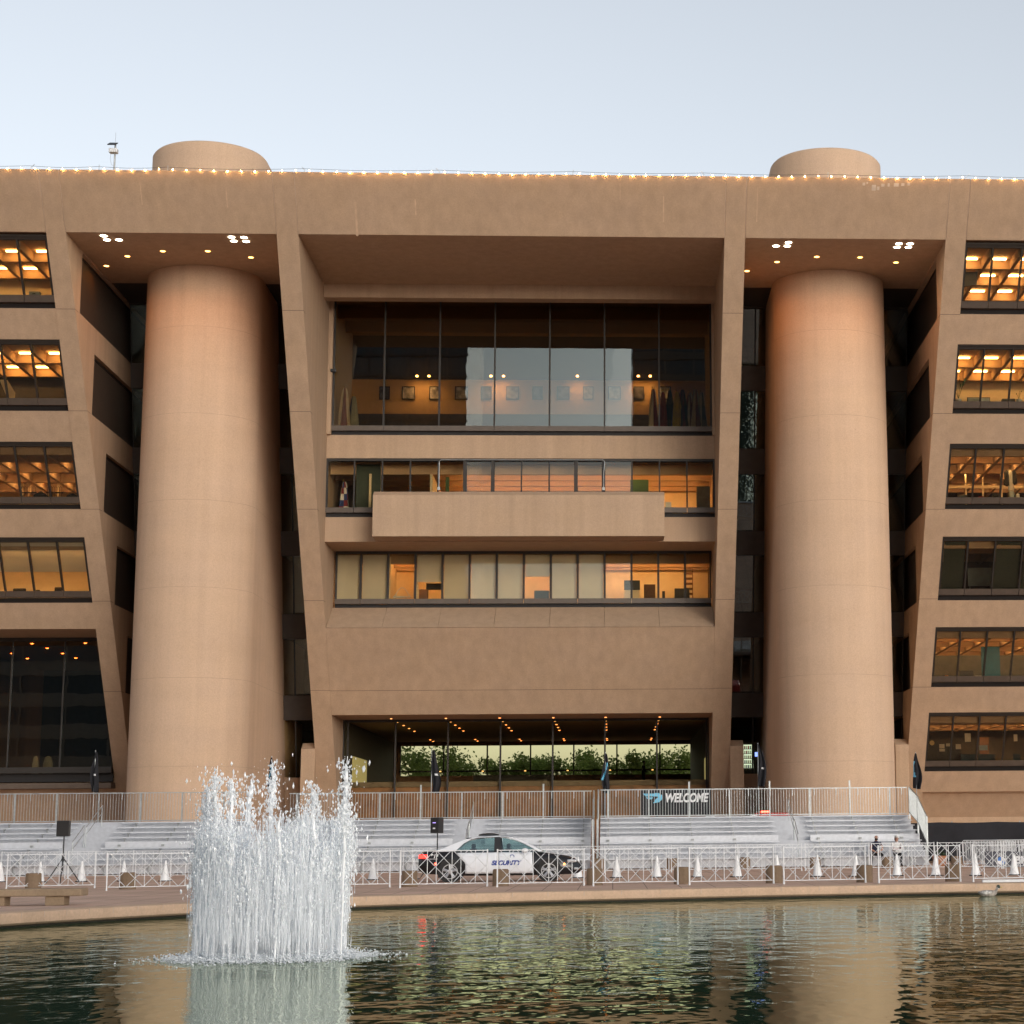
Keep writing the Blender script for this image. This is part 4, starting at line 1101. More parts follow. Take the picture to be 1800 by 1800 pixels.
l.new(nz_.outputs['Fac'], r1.inputs['Value'])
sx_ = n_.new('ShaderNodeSeparateXYZ'); l.new(tc.outputs['Object'], sx_.inputs[0])
r2 = n_.new('ShaderNodeMapRange'); r2.inputs['From Min'].default_value = WZ + 1.85; r2.inputs['From Max'].default_value = WZ + .9; l.new(sx_.outputs['Z'], r2.inputs['Value'])
mm = n_.new('ShaderNodeMath'); mm.operation = 'MULTIPLY'; l.new(r1.outputs[0], mm.inputs[0]); l.new(r2.outputs[0], mm.inputs[1]); l.new(mm.outputs[0], pv.inputs['Density'])
l.new(pv.outputs[0], n_['Material Output'].inputs['Volume'])
m = MB().lathe([(RJ * .9, .02), (RJ + .06, .1), (RJ + .10, 1.0), (RJ + .06, 1.6), (RJ * .5, 1.85)], (FXc, FYc, WZ), 40)
sp = m.build('mist', vm, fo); sp['kind'] = 'stuff'
# ------------------------------------------------------------------ people (one skin each: pelvis-rooted skeleton with a radius per joint)
def figure(name, label, loc, rz, joints, bones, mats, zone, group=None):
    me = bpy.data.meshes.new(name); ks = list(joints); ix = {k: i for i, k in enumerate(ks)}
    me.from_pydata([joints[k][0] for k in ks], [(ix[a], ix[b]) for a, b in bones], [])
    o = bpy.data.objects.new(name, me); COL.objects.link(o); o.location = loc; o.rotation_euler = (0, 0, rz)
    sk = o.modifiers.new('skin', 'SKIN'); sk.use_smooth_shade = True
    for k in ks:
        v = me.skin_vertices[0].data[ix[k]]; v.radius = joints[k][1] if isinstance(joints[k][1], tuple) else (joints[k][1],) * 2
        v.use_root = (k == 'pelvis')
    ss = o.modifiers.new('sub', 'SUBSURF'); ss.levels = 2; ss.render_levels = 2
    bpy.context.view_layer.update()
    ev = bpy.data.meshes.new_from_object(o.evaluated_get(bpy.context.evaluated_depsgraph_get()))
    o.modifiers.clear(); o.data = ev; ev.materials.clear()
    for m_ in mats: ev.materials.append(m_)
    for p in ev.polygons: p.material_index = zone(p.center); p.use_smooth = True
    return tag(o, label, 'person', group)
def hand(J, B, side, wrist, d, up):
    """palm and five separate bent fingers; d = pointing direction, up = back of the hand"""
    d = d.normalized(); s_ = d.cross(up).normalized(); w = Vector(wrist)
    J[side + 'palm'] = (tuple(w + d * .055), (.030, .016)); B.append((side + 'wrist', side + 'palm'))
    for k, (off, ln) in enumerate(((-.030, .072), (-.010, .082), (.011, .076), (.030, .060))):
        a = w + d * .085 + s_ * off; b_ = a + d * ln * .55 - up * .012; c = b_ + d * ln * .35 - up * .030
        for nm, q, r in (('a', a, .010), ('b', b_, .009), ('c', c, .007)): J['%sf%d%s' % (side, k, nm)] = (tuple(q), r)
        B.extend([(side + 'palm', '%sf%da' % (side, k)), ('%sf%da' % (side, k), '%sf%db' % (side, k)), ('%sf%db' % (side, k), '%sf%dc' % (side, k))])
    a = w + d * .035 + s_ * -.040; b_ = a + d * .035 - s_ * .018 - up * .012
    J[side + 'ta'] = (tuple(a), .011); J[side + 'tb'] = (tuple(b_), .009); B.extend([(side + 'palm', side + 'ta'), (side + 'ta', side + 'tb')])
def head_parts(o, c, hairmat, kind, beard):
    """eyes, nose, mouth, ears and hair as children; the face looks along -y"""
    cx, cy, cz = c
    for s_ in (-1, 1):
        local(MB().ball((cx + s_ * .032, cy - .086, cz + .005), .011, 8, 6), 'eye', M['print_w'], o)
        local(MB().ball((cx + s_ * .084, cy - .0, cz - .005), .022, 8, 6, 0, (.5, .8, 1.3)), 'ear', M['skin'], o, smooth=True)
    local(MB().ball((cx, cy - .102, cz - .022), .017, 8, 6, 0, (.8, 1, 1.5)), 'nose', M['skin'], o, smooth=True)
    local(MB().ball((cx, cy - .092, cz - .062), .018, 8, 5, 0, (1.3, .5, .35)), 'mouth', M['maroon'], o, smooth=True)
    if beard: local(MB().ball((cx, cy - .045, cz - .075), .068, 12, 8, 0, (1.05, .85, .72)), 'beard', hairmat, o, smooth=True)
    if kind == 'cap':
        local(MB().lathe([(.102, .03), (.10, .075), (.075, .115), (.02, .13)], (cx, cy + .005, cz), 18, 0, .92, 1.05), 'cap', M['grey_cap'], o, smooth=True)
        local(MB().xprism([(-.07, .0), (.07, .0), (.07, .014), (-.07, .014)], -.19, -.08), 'cap_brim', M['grey_cap'], o).location = (cx, cy, cz + .04)
        local(MB().ball((cx, cy + .045, cz - .03), .088, 12, 8, 0, (1.02, .75, 1.2)), 'hair', hairmat, o, smooth=True)
def seated(x, y, seat, lean, label, shirt, trous, arms_cross, kind, hairmat, beard, bare, k=1.0):
    J, B = {}, []
    ln = lean
    J['pelvis'] = ((0, 0, .09), (.15, .12)); J['waist'] = ((0, -.05 * ln, .27), (.135, .105)); J['chest'] = ((0, -.16 * ln, .44), (.165, .12)); J['collar'] = ((0, -.21 * ln, .55), (.10, .08))
    J['neck'] = ((0, -.235 * ln, .61), .052); J['jaw'] = ((0, -.28 * ln - .02, .685), (.062, .072)); J['head'] = ((0, -.275 * ln, .76), (.078, .092)); J['crown'] = ((0, -.26 * ln, .815), (.062, .072))
    B += [('pelvis', 'waist'), ('waist', 'chest'), ('chest', 'collar'), ('collar', 'neck'), ('neck', 'jaw'), ('jaw', 'head'), ('head', 'crown')]
    for s_, nm in ((-1, 'l'), (1, 'r')):
        sp = .12 + .10 * (not arms_cross)
        J[nm + 'hip'] = ((s_ * .09, -.03, .08), .085); J[nm + 'knee'] = ((s_ * sp, -.46, .07), .062); J[nm + 'calf'] = ((s_ * (sp + .0), -.49, -.14), .055); J[nm + 'ankle'] = ((s_ * (sp + .01), -.47, -.375), .038); J[nm + 'toe'] = ((s_ * (sp + .03), -.63, -.415), (.042, .03))
        B += [('pelvis', nm + 'hip'), (nm + 'hip', nm + 'knee'), (nm + 'knee', nm + 'calf'), (nm + 'calf', nm + 'ankle'), (nm + 'ankle', nm + 'toe')]
        J[nm + 'shoulder'] = ((s_ * .185, -.19 * ln, .51), .066); J[nm + 'elbow'] = ((s_ * (.25 if not arms_cross else .22), -.26 - .1 * ln, .27), .044)
        wr = Vector((s_ * .07, -.44, .17)) if not arms_cross else Vector((-s_ * .02, -.36, .24))
        J[nm + 'wrist'] = (tuple(wr), .028)
        B += [('chest', nm + 'shoulder'), (nm + 'shoulder', nm + 'elbow'), (nm + 'elbow', nm + 'wrist')]
        hand(J, B, nm, wr, Vector((-s_ * .5, -.65, -.35)), Vector((0, -.3, 1)).normalized())
    def zone(c):
        if c.z > .60: return 0
        if c.z < -.35: return 3
        if c.y < -.30 and c.z > .125 or (c.z > .125 and abs(c.x) > .19 and c.z < .36): return 0 if bare else 1
        if c.z < .13: return 2
        return 1
    o = figure('person', label, (x, y, seat), 0, J, B, [M['skin'] if not bare else M['skin_dark'], M[shirt], M[trous], M['rubber']], zone)
    o.scale = (k, k, k)
    head_parts(o, (0, -.275 * ln - .005, .745), hairmat, kind, beard)
    return o
p1 = at_y(1541, 1520, 81.9); p2 = at_y(1578, 1520, 81.9)
o = seated(p1.x, 82.15, .45, 1.0, 'bald bearded person in a dark T-shirt seated on the bleacher, leaning forward', 'navy', 'ink', False, 'bald', M['beard'], True, True, 1.03)
o = seated(p2.x, 82.15, .45, .35, 'seated person in a white top with dark sides and a pale cap', 'white_cloth', 'ink', True, 'cap', plain('brown_hair', (.08, .04, .02), .8), False, False, .97)
vest = MB()
for s_ in (-1, 1): vest.ball((s_ * .155, -.03, .36), .10, 10, 8, 0, (.55, 1.15, 1.75))
local(vest, 'vest', M['maroon'], o, smooth=True)
local(MB().ball((0, -.13, .27), .1, 12, 6, 0, (1.0, .55, .22)), 'shirt_band', M['red'], o, smooth=True)
# someone standing in the lobby
J, B = {}, []
J['pelvis'] = ((0, 0, .95), (.15, .11)); J['waist'] = ((0, 0, 1.12), (.14, .1)); J['chest'] = ((0, -.02, 1.32), (.17, .12)); J['collar'] = ((0, -.02, 1.44), (.1, .08)); J['neck'] = ((0, -.03, 1.5), .052); J['jaw'] = ((0, -.07, 1.58), (.062, .07)); J['head'] = ((0, -.06, 1.66), (.078, .09)); J['crown'] = ((0, -.05, 1.72), (.06, .07))
B += [('pelvis', 'waist'), ('waist', 'chest'), ('chest', 'collar'), ('collar', 'neck'), ('neck', 'jaw'), ('jaw', 'head'), ('head', 'crown')]
for s_, nm in ((-1, 'l'), (1, 'r')):
    J[nm + 'hip'] = ((s_ * .09, 0, .88), .09); J[nm + 'knee'] = ((s_ * .1, -.02, .5), .062); J[nm + 'ankle'] = ((s_ * .11, 0, .09), .042); J[nm + 'toe'] = ((s_ * .13, -.16, .04), (.042, .03))
    J[nm + 'shoulder'] = ((s_ * .19, -.02, 1.4), .065); J[nm + 'elbow'] = ((s_ * .24, 0, 1.12), .045); J[nm + 'wrist'] = ((s_ * .17, -.2, 1.02), .03)
    B += [('pelvis', nm + 'hip'), (nm + 'hip', nm + 'knee'), (nm + 'knee', nm + 'ankle'), (nm + 'ankle', nm + 'toe'), ('chest', nm + 'shoulder'), (nm + 'shoulder', nm + 'elbow'), (nm + 'elbow', nm + 'wrist')]
    hand(J, B, nm, Vector((s_ * .17, -.2, 1.02)), Vector((-s_ * .4, -.8, 0)), Vector((0, 0, 1)))
q = at_y(1131, 1360, 129.0)
o = figure('person', 'dark standing person silhouetted against the trees behind the lobby glass', (q.x, 129, 4.6), math.radians(70), J, B, [M['skin'], M['ink']], lambda c: 0 if c.z > 1.5 else 1)
head_parts(o, (0, -.065, 1.645), M['beard'], 'bald', False)
local(MB().ball((0, -.03, 1.69), .095, 12, 8, 0, (.95, 1.05, .8)), 'hair', M['beard'], o, smooth=True)

# ------------------------------------------------------------------ duck, plank, floating scrap
q = at_z(1738, 1575, WZ)
dk = thing('duck', 'small mallard duck swimming at the pool rim', 'duck', (q.x, q.y, WZ), math.radians(0))
bd = MB(); prf = [(-.27, .10, .012), (-.22, .085, .045), (-.12, .06, .085), (0, .05, .10), (.11, .06, .085), (.17, .09, .055), (.20, .14, .035), (.215, .19, .032), (.235, .225, .038), (.27, .225, .026), (.285, .22, .012)]
bd.tube([(x, 0, z) for x, z, r in prf], [r for _, _, r in prf], 12)
me = local(bd, 'body', plain('duck_plumage', (.34, .30, .26), .8, var=.5, scale=14), dk, smooth=True)
local(MB().ball((.25, 0, .225), .047, 12, 8, 0, (1.1, .9, 1)), 'head', plain('green_black_head', (.01, .03, .02), .4), dk, smooth=True)
local(MB().ball((.315, 0, .212), .03, 10, 6, 0, (1.4, .7, .35)), 'bill', plain('yellow_bill', (.45, .35, .06), .5), dk, smooth=True)
for s_ in (-1, 1): local(MB().ball((-.06, s_ * .075, .085), .12, 12, 6, 0, (1.2, .22, .42)), 'wing', plain('pale_wing', (.55, .53, .50), .8, var=.5, scale=20), dk, smooth=True)
local(MB().ball((.245, 0, .185), .036, 10, 5, 0, (1, 1, .3)), 'neck_ring', M['print_w'], dk, smooth=True)
q = at_z(1728, 1552, .06)
pl = MB().box(q.x, q.x + 3.2, q.y + .05, q.y + .16, .067, .14).box(q.x + .02, q.x + 3.2, q.y + .17, q.y + .27, .067, .12).build('plank', M['white'], None, bevel=.01)
tag(pl, 'long white plank lying on the paving beside the pool rim', 'plank')
q = at_z(1168, 1651, WZ); sc = MB()
for k in range(7): sc.ball((q.x - .06 + .022 * k, q.y + .02 * math.sin(k * 2), WZ + .004), .022, 10, 6, 0, (1.1, .8, .35))
tag(sc.build('floating_litter', M['white_cloth'], None, smooth=True), 'small white scrap floating on the pool', 'litter')

# ------------------------------------------------------------------ dark screen, crowd barriers, boards, shrubs
q = at_y(1640, 1444, 90)
sc = thing('screen_fence', 'tall dark fabric screen fence behind the crowd barriers', 'fence', (q.x + 8, 90, 0))
m = MB(); N = 60
for i in range(N + 1):
    x = 12.6 + 16 * i / N
    for k in range(9):
        z = .1 + (q.z - .14) * k / 8; m.v.append((x, 90 + .07 * math.sin(i * .55 + k * .5) * math.sin(k * .39) + .03 * math.sin(i * 1.7 - k), z - .03 * abs(math.sin(i * math.pi / 10)) * (k == 8)))
for i in range(N):
    for k in range(8): a = i * 9 + k; m.f.append((a, a + 9, a + 10, a + 1)); m.mi.append(0)
c = m.build('fabric', M['cloth_k'], sc, smooth=True); s2 = c.modifiers.new('thick', 'SOLIDIFY'); s2.thickness = .008
for x in (12.6, 15.8, 19, 22.2, 25.4, 28.6): MB().tube([(x, 90.12, 0), (x, 90.12, q.z)], .03, 8).build('post', M['alu_dark'], sc)
def make_crowd():
    t = thing('crowd_barrier', '', 'crowd barrier', (0, 0, 0), 0, 'white crowd barriers leaning together')
    fr = [(-1.05, 0, .12), (-1.05, 0, .98), (-.98, 0, 1.06), (.98, 0, 1.06), (1.05, 0, .98), (1.05, 0, .12), (-1.05, 0, .12)]
    local(MB().tube(fr, .02, 6), 'frame', M['white'], t)
    b = MB()
    for k in range(15): x = -.93 + 1.86 * k / 14; b.bar((x, 0, .12), (x, 0, 1.06), .009)
    local(b, 'bars', M['white'], t)
    for x in (-.8, .8): local(MB().tube([(x, -.28, .02), (x, 0, .13), (x, .28, .02)], .016, 6), 'foot', M['white'], t)
    return t
cb = make_crowd()
k = 0
for px, Y, rz in ((1732, 79.5, -42), (1737, 79.9, -45), (1743, 80.3, -47), (1749, 80.7, -49), (1776, 80.2, -40), (1782, 80.6, -43), (1788, 81.0, -45), (1809, 79.0, -30)):
    p = at_y(px, 1500, Y); o = cb if k == 0 else dup(cb, (0, 0, 0), 0)
    o.location = (p.x, Y, 0); o.rotation_euler = (math.radians(4), 0, math.radians(rz))
    st_ = 'first stack' if k < 4 else 'second stack'
    o['label'] = 'white crowd barrier, %s from the front in the %s by the dark screen' % (ORD[k % 4], st_) if k < 7 else 'white crowd barrier standing apart at the frame edge by the dark screen'; k += 1
def board(px0, px1, py0, py1, Y, label):
    a, b = at_y(px0, py1, Y), at_y(px1, py0, Y); z0 = max(.02, a.z)
    t = thing('sign_board', label, 'sign', ((a.x + b.x) / 2, Y, 0), 0, 'dark grey sponsor boards')
    MB().box(a.x, b.x, Y - .03, Y + .03, 0, b.z).build('panel', plain('charcoal_board', (.055, .058, .075), .6), t, bevel=.012)
    for x in (a.x + .15, b.x - .15): MB().tube([(x, Y + .03, b.z * .8), (x, Y + .4, .02)], .014, 6).build('leg', M['alu_dark'], t)
    return t, a, b
t, a, b = board(1732, 1783, 1496, 1528, 77.0, 'dark grey board with a blue and white round emblem')
c = at_y(1760, 1513, 77.0); r = .165; zc = c.z
def rd(r0, r1, y, a0=0, a1=360, n=24):
    p = MB(); 
    for k in range(n + 1):
        an = math.radians(a0 + (a1 - a0) * k / n); p.v += [(c.x + r0 * math.cos(an), y, zc + r0 * math.sin(an)), (c.x + r1 * math.cos(an), y, zc + r1 * math.sin(an))]
    for k in range(n): p.f.append((2 * k, 2 * k + 1, 2 * k + 3, 2 * k + 2)[::-1]); p.mi.append(0)
    return p
rd(r * 1.30, r * 1.42, 76.966).build('emblem_ring', M['print_w'], t)
for q_ in range(4): rd(.002, r, 76.964, 90 * q_, 90 * q_ + 90, 10).build('emblem_quarter', M['print_w'] if q_ % 2 == 0 else plain('emblem_blue', (.03, .16, .50), .5), t)
t, a, b = board(1784, 1850, 1496, 1527, 77.05, 'dark grey board with big white letters at the frame edge')
text('BMW', .40, M['print_w'], 'lettering', t, Matrix.Translation((at_y(1805, 1512, 77).x, 77.0, at_y(1805, 1512, 77).z)) @ FACE, 0, .012, .004)
# planter with a shrub at the end of the bleachers, terracotta
q = at_y(1652, 1512, 80.5)
t = thing('planter', 'terracotta planter with a small dark shrub past the bleacher end', 'planter', (q.x, 80.5, 0))
MB().lathe([(.2, 0), (.24, .06), (.32, .40), (.34, .44), (.3, .44)], (q.x, 80.5, 0), 24).build('pot', plain('terracotta', (.45, .21, .11), .8), t, smooth=True)
m = MB()
for k in range(170):
    d = Vector((rnd.gauss(0, 1), rnd.gauss(0, 1), abs(rnd.gauss(0, 1)))).normalized() * rnd.uniform(.06, .26); c0 = Vector((q.x, 80.5, .46)) + d; u = Vector((rnd.gauss(0, 1), rnd.gauss(0, 1), rnd.gauss(0, 1))).normalized(); v = d.cross(u).normalized()
    m.quadm([c0 - u * .05, c0 + v * .03, c0 + u * .05, c0 - v * .03], [(0, 1, 2, 3)])
m.build('foliage', plain('shrub_leaf', (.03, .055, .02), .7, var=.5, scale=4), t)

# ------------------------------------------------------------------ behind the bleachers: banner, red vehicle, folding chairs
Yb = 91.5
a, b = at_y(1127, 1433, Yb), at_y(1250, 1386, Yb)
t = thing('welcome_banner', 'black banner reading WELCOME with a light blue winged emblem behind the bleacher rail', 'banner', ((a.x + b.x) / 2, Yb, 0))
MB().box(a.x, b.x, Yb, Yb + .03, a.z, b.z).build('panel', M['cloth_k'], t)
for x in (a.x + .05, b.x - .05): MB().tube([(x, Yb + .06, 0), (x, Yb + .06, b.z)], .025, 6).build('post', M['alu_dark'], t)
c = at_y(1206, 1403, Yb)
text('WELCOME', .56, M['print_w'], 'lettering', t, Matrix.Translation((c.x, Yb - .01, c.z)) @ FACE, .22, .022, .004, sx=.74)
em = MB(); u = .0248
def pxz(px, py): p = at_y(px, py, Yb); return (p.x, p.z)
em.xprism([pxz(1130, 1395), pxz(1160, 1395), pxz(1160, 1400), pxz(1135, 1400)], Yb - .014, Yb - .004)
em.xprism([pxz(1135, 1401.5), pxz(1148, 1401.5), pxz(1146, 1405), pxz(1139, 1405)], Yb - .014, Yb - .004)
em.build('emblem_wing', M['cyan'], t)
pts = [pxz(1150, 1394), pxz(1158, 1394), pxz(1164, 1398), pxz(1164, 1405), pxz(1159, 1410), pxz(1148, 1412), pxz(1153, 1404), pxz(1157, 1402), pxz(1156, 1399), pxz(1150, 1399)]
MB().xprism(pts, Yb - .016, Yb - .003).build('emblem_letter', M['cyan'], t)
q0, q1 = at_y(1339, 1438, 93), at_y(1377, 1428, 93)
cxr = (q0.x + q1.x) / 2; L_ = 4.3
rc = thing('red_car', 'red car mostly hidden behind the bleacher, one tail lamp lit', 'car', (cxr, 93.5, .0))
zb0 = q1.z - 1.45
MB().box(cxr - 3, cxr + 9, 92, 95.6, 0, zb0).build('ramp_deck', M['conc'], None)['kind'] = 'structure'
m = MB(); stn = [(-.86, .35, .62), (-.84, .3, .9), (-.60, .28, .98), (.6, .28, .98), (.84, .3, .9), (.86, .35, .62)]
prof_ = [(-2.1, .4), (-2.1, .85), (-1.7, .95), (-1.2, 1.38), (-.9, 1.45), (.3, 1.43), (.9, .98), (1.9, .82), (2.1, .6), (2.1, .3), (-2.0, .25)]
# seen end-on: its length runs away from the pool
m.prism([(93.9 + y * .75, zb0 + z) for y, z in prof_], cxr - .85, cxr + .85)
m.build('body', M['red'], rc, bevel=.12)
MB().box(cxr - .62, cxr + .62, 92.75, 93.0, zb0 + 1.05, zb0 + 1.28).build('rear_window', M['plastic_k'], rc)
for s_ in (-1, 1):
    MB().box(cxr + s_ * .66 - .12, cxr + s_ * .66 + .12, 92.29, 92.36, zb0 + .7, zb0 + .85).build('tail_light', M['red_glow'], rc)
    for y in (92.9, 94.9): MB().lathe([(.05, -.1), (.31, -.1), (.31, .1), (.05, .1)], (0, 0, 0), 20).build('wheel', M['tyre'], rc).matrix_world = Matrix.Translation((cxr + s_ * .74, y, zb0 + .31)) @ Matrix.Rotation(math.radians(90), 4, 'Y')
MB().box(cxr - .5, cxr - .1, 93.6, 93.75, zb0 + 1.46, zb0 + 1.54).build('roof_lamp', M['red_dot'], rc)
# folding chairs on the deck behind
def make_chair():
    t = thing('folding_chair', '', 'chair', (0, 0, 0), 0, 'folding chairs behind the bleachers')
    for x in (-.22, .22):
        local(MB().tube([(x, -.22, 0), (x, .22, .95)], .012, 6), 'leg', M['galv'], t); local(MB().tube([(x, .25, 0), (x, -.2, .45)], .012, 6), 'leg', M['galv'], t)
    local(MB().box(-.22, .22, -.22, .2, .43, .46), 'seat', M['alu'], t); local(MB().xprism([(-.22, .7), (.22, .7), (.2, .92), (-.2, .92)], .15, .18), 'backrest', M['alu'], t)
    return t
ch = make_chair(); q = at_y(1320, 1434, 92.5)
MB().box(-3, 8.2, 91.9, 94.5, 1.3, 1.38).build('deck', M['wood'], None)['kind'] = 'structure'
for k, (px, rz) in enumerate(((1133, 20), (1247, -15), (1322, 200))):
    p = at_y(px, 1434, 92.6); o = ch if k == 0 else dup(ch, (0, 0, 0), 0); o.location = (p.x, 92.6, 1.38); o.rotation_euler = (0, 0, math.radians(rz))
    o['label'] = ('metal folding chair behind the rail under the winged emblem', 'metal folding chair behind the rail at the banner end', 'pale folding chair behind the rail beside the red car')[k]

# ------------------------------------------------------------------ roof: mast, string of bulbs, spikes
q = at_y(200, 297, 95.5); qt = at_y(199, 251, 95.5)
t = thing('weather_mast', 'thin rooftop mast with a small panel and white sensor box', 'mast', (q.x, 95.5, ZT - .15))
MB().tube([(q.x, 95.5, ZT - .15), (q.x + .02, 95.5, 34.9), (q.x + .03, 95.5, qt.z)], .045, 8).tube([(q.x + .02, 95.5, qt.z), (q.x + .02, 95.5, qt.z + .55)], .008, 5).build('pole', M['alu_dark'], t)
MB().prism([(95.1, qt.z - .22), (95.6, qt.z + .05), (95.62, qt.z + .01), (95.12, qt.z - .26)], q.x - .28, q.x + .13).build('solar_panel', M['plastic_k'], t)
MB().box(q.x - .24, q.x + .18, 95.25, 95.6, qt.z - .58, qt.z - .36).build('sensor_box', M['white'], t, bevel=.03)
MB().tube([(q.x - .14, 95.4, qt.z - .58), (q.x - .17, 95.4, qt.z - .9), (q.x - .1, 95.4, qt.z - 1.2), (q.x, 95.45, qt.z - 1.25)], .009, 5).build('cable', M['alu_dark'], t)
spx = [(53, 292, .5), (173, 298, .0), (294, 292, 0), (535, 299, -.4), (772, 303, -.5), (1006, 306, .1), (1237, 308, -.4), (1455, 309, 0), (1697, 307, .6)]
for k, (px, py, ln) in enumerate(spx):
    p = at_f(px, 300 + px / 1800 * 17, .25); yb = p.y
    s_ = MB().tube([(p.x, yb, ZT - .02), (p.x + .02, yb, ZT + .16), (p.x + .02 + ln * .35, yb, ZT + .34)], .014, 5)
    tag(s_.build('roof_spike', M['galv'], None), ['thin roof spike on the parapet, %s counting from the mast side' % ORD[k]][0], 'spike', 'spikes along the parapet')
sl_ = thing('string_lights', 'long string of warm bulbs along the parapet edge', 'string lights', (-4.5, FY(ZT), ZT))
wire = MB(); wp = []; xs_ = [at_f(px, 300 + px / 1800 * 17).x for px, _, _ in spx]; xs_ = [xs_[0] - 12, xs_[0] - 6.2] + xs_ + [xs_[-1] + 6.2, xs_[-1] + 12]
for a, b in zip(xs_[:-1], xs_[1:]):
    for k in range(12): s_ = k / 12; wp.append((a + (b - a) * s_, FY(ZT) - .07, ZT + .14 - .07 * math.sin(math.pi * s_)))
wire.tube(wp, .009, 5); wire.build('wire', M['rubber'], sl_)
def wz(x):
    for p, q_ in zip(wp[:-1], wp[1:]):
        if p[0] <= x <= q_[0]: return p[2] + (q_[2] - p[2]) * (x - p[0]) / (q_[0] - p[0])
    return ZT + .1
x = -36.9; b0 = None
while x < 27.2:
    if not (abs(at_f(0, 300).x - x) < 0):
        z = wz(x) - .09
        if b0 is None:
            b0 = MB().ball((0, 0, 0), .023, 8, 6).build('bulb', M['bulb'], None, smooth=True); b0.parent = sl_; o = b0
        else: o = b0.copy(); COL.objects.link(o)
        o.location = (x + 4.5, -.075, z - ZT + random.uniform(-.02, .015))
    x += .653
# ------------------------------------------------------------------ downlights under the overhang
def make_down(mat, r):
    t = thing('downlight', '', 'downlight', (0, 0, 0), 0)
    local(MB().lathe([(r * .75, -.012), (r, -.012), (r * 1.12, 0), (r * 1.12, .03)], n=20), 'trim_ring', M['alu_dark'], t)
    local(MB().lathe([(r * .98, -.022), (r * .98, -.013)], n=20), 'lens', mat, t)
    return t
dA = make_down(M['down_amber'], .13); dA['group'] = 'amber downlights around the stair towers'
dW = make_down(M['down_white'], .17); dW['group'] = 'white downlights at the overhang edge'
usedD = {'A': 0, 'W': 0}
def place_down(kind, p, label, power, col):
    src = dA if kind == 'A' else dW
    o = src if not usedD[kind] else dup(src, (0, 0, 0), 0)
    usedD[kind] += 1; o.location = (p[0], p[1], ZB + .003 - .004); o['label'] = label
    if power:
        L = bpy.data.lights.new('downlight_lamp', 'SPOT'); L.energy = power; L.color = col; L.spot_size = math.radians(150); L.spot_blend = .8; L.shadow_soft_size = .12
        lo = bpy.data.objects.new('downlight_lamp', L); COL.objects.link(lo); lo.parent = o; lo.location = (0, 0, -.06)
AMB = (1.0, .30, .03); WRM = (1.0, .78, .5)
PW_A, PW_W = 28.0, 8.0
for i, p in enumerate([(-26.15, 97.71), (-24.66, 95.99), (-22.68, 95.07), (-20.43, 95.01), (-18.46, 96.02)]):
    place_down('A', p, 'amber downlight, %s along the arc round the stair tower near the mast' % ORD[i], PW_A * (1.5 if i == 0 else 1), AMB)
for i, p in enumerate([(7.08, 97.75), (8.53, 96.09), (10.51, 95.14), (12.76, 95.18), (14.75, 96.02)]):
    place_down('A', p, 'amber downlight, %s along the arc round the stair tower by the dark screen' % ORD[i], PW_A * (1.3 if i == 0 else 1), AMB)
quads = [((-24.99, 92.62), (-24.99, 93.26), (-24.40, 93.25), None), ((-18.79, 92.65), (-18.80, 93.29), (-18.19, 92.69), (-18.2, 93.33)), (None, (8.25, 93.36), (8.83, 92.75), (8.82, 93.35)), ((14.43, 92.8), (14.42, 93.4), (15.0, 92.8), (15.0, 93.38))]
qn = ['three by the bay with the blue-grey box', 'four beside the centre bay, bench side', 'three above the snack machine', 'four brightest by the hanging-screen bay']
for g_, (q_, nm) in enumerate(zip(quads, qn)):
    for i, p in enumerate(q_):
        if p: place_down('W', p, 'white downlight, %s of the %s' % (['front near', 'rear near', 'front far', 'rear far'][i], nm), PW_W * (3 if g_ == 3 else 1), WRM)
# ceiling lights of the entrance and lobby
M['lobby_lamp'] = emis('lobby_lamp', (1.0, .55, .18), .9)
l0 = None
for ci, x in enumerate([-12.6, -9.5, -6.45, -3.4, -.4, 2.7]):
    for ri, y in enumerate([110.9, 114.2, 117.6, 120.8, 124.0, 134.8, 137.0]):
        if l0 is None:
            l0 = MB().lathe([(.055, -.03), (.055, 0), (.08, .0)], (0, 0, 0), 14).build('ceiling_light', M['lobby_lamp'], None); tag(l0, '', 'ceiling light', 'amber ceiling lights of the lobby'); o = l0
        else: o = l0.copy(); COL.objects.link(o)
        o.location = (x, y, 8.142); o['label'] = 'small amber ceiling light of the lobby, %s row inward, %s file from the fountain side' % (ORD[ri], ORD[ci])
zr = at_y(900, 1356, 137.3).z
for k in range(6):
    p = at_y(774 + 74.6 * k, 1356, 137.2)
    o = MB().lathe([(.075, 0), (.07, .04), (.03, .07)], (p.x, p.y, zr), 14).build('railing_lamp', M['lobby_lamp'], None)
    tag(o, 'amber lamp on the rail before the lobby trees, %s from the fountain side' % ORD[k], 'lamp', 'amber lamps on the lobby rail')
# dim ceiling lights of the dark ground-floor room beyond the bench
M['dim_lamp'] = emis('dim_lamp', (1.0, .55, .18), 3.0)
for k, (px, py) in enumerate([(56, 1135), (83, 1143), (110, 1152), (150, 1134), (21, 1152), (48, 1161), (133, 1160)]):
    p = at_z(px, py, 12.5)
    o = MB().lathe([(.07, -.03), (.07, 0), (.09, 0)], (p.x, p.y, 12.62), 12).build('ceiling_light', M['dim_lamp'], None)
    tag(o, 'dim ceiling light in the dark tall-windowed room, %s counted from the front' % ORD[k], 'ceiling light', 'dim ceiling lights in the tall dark room')
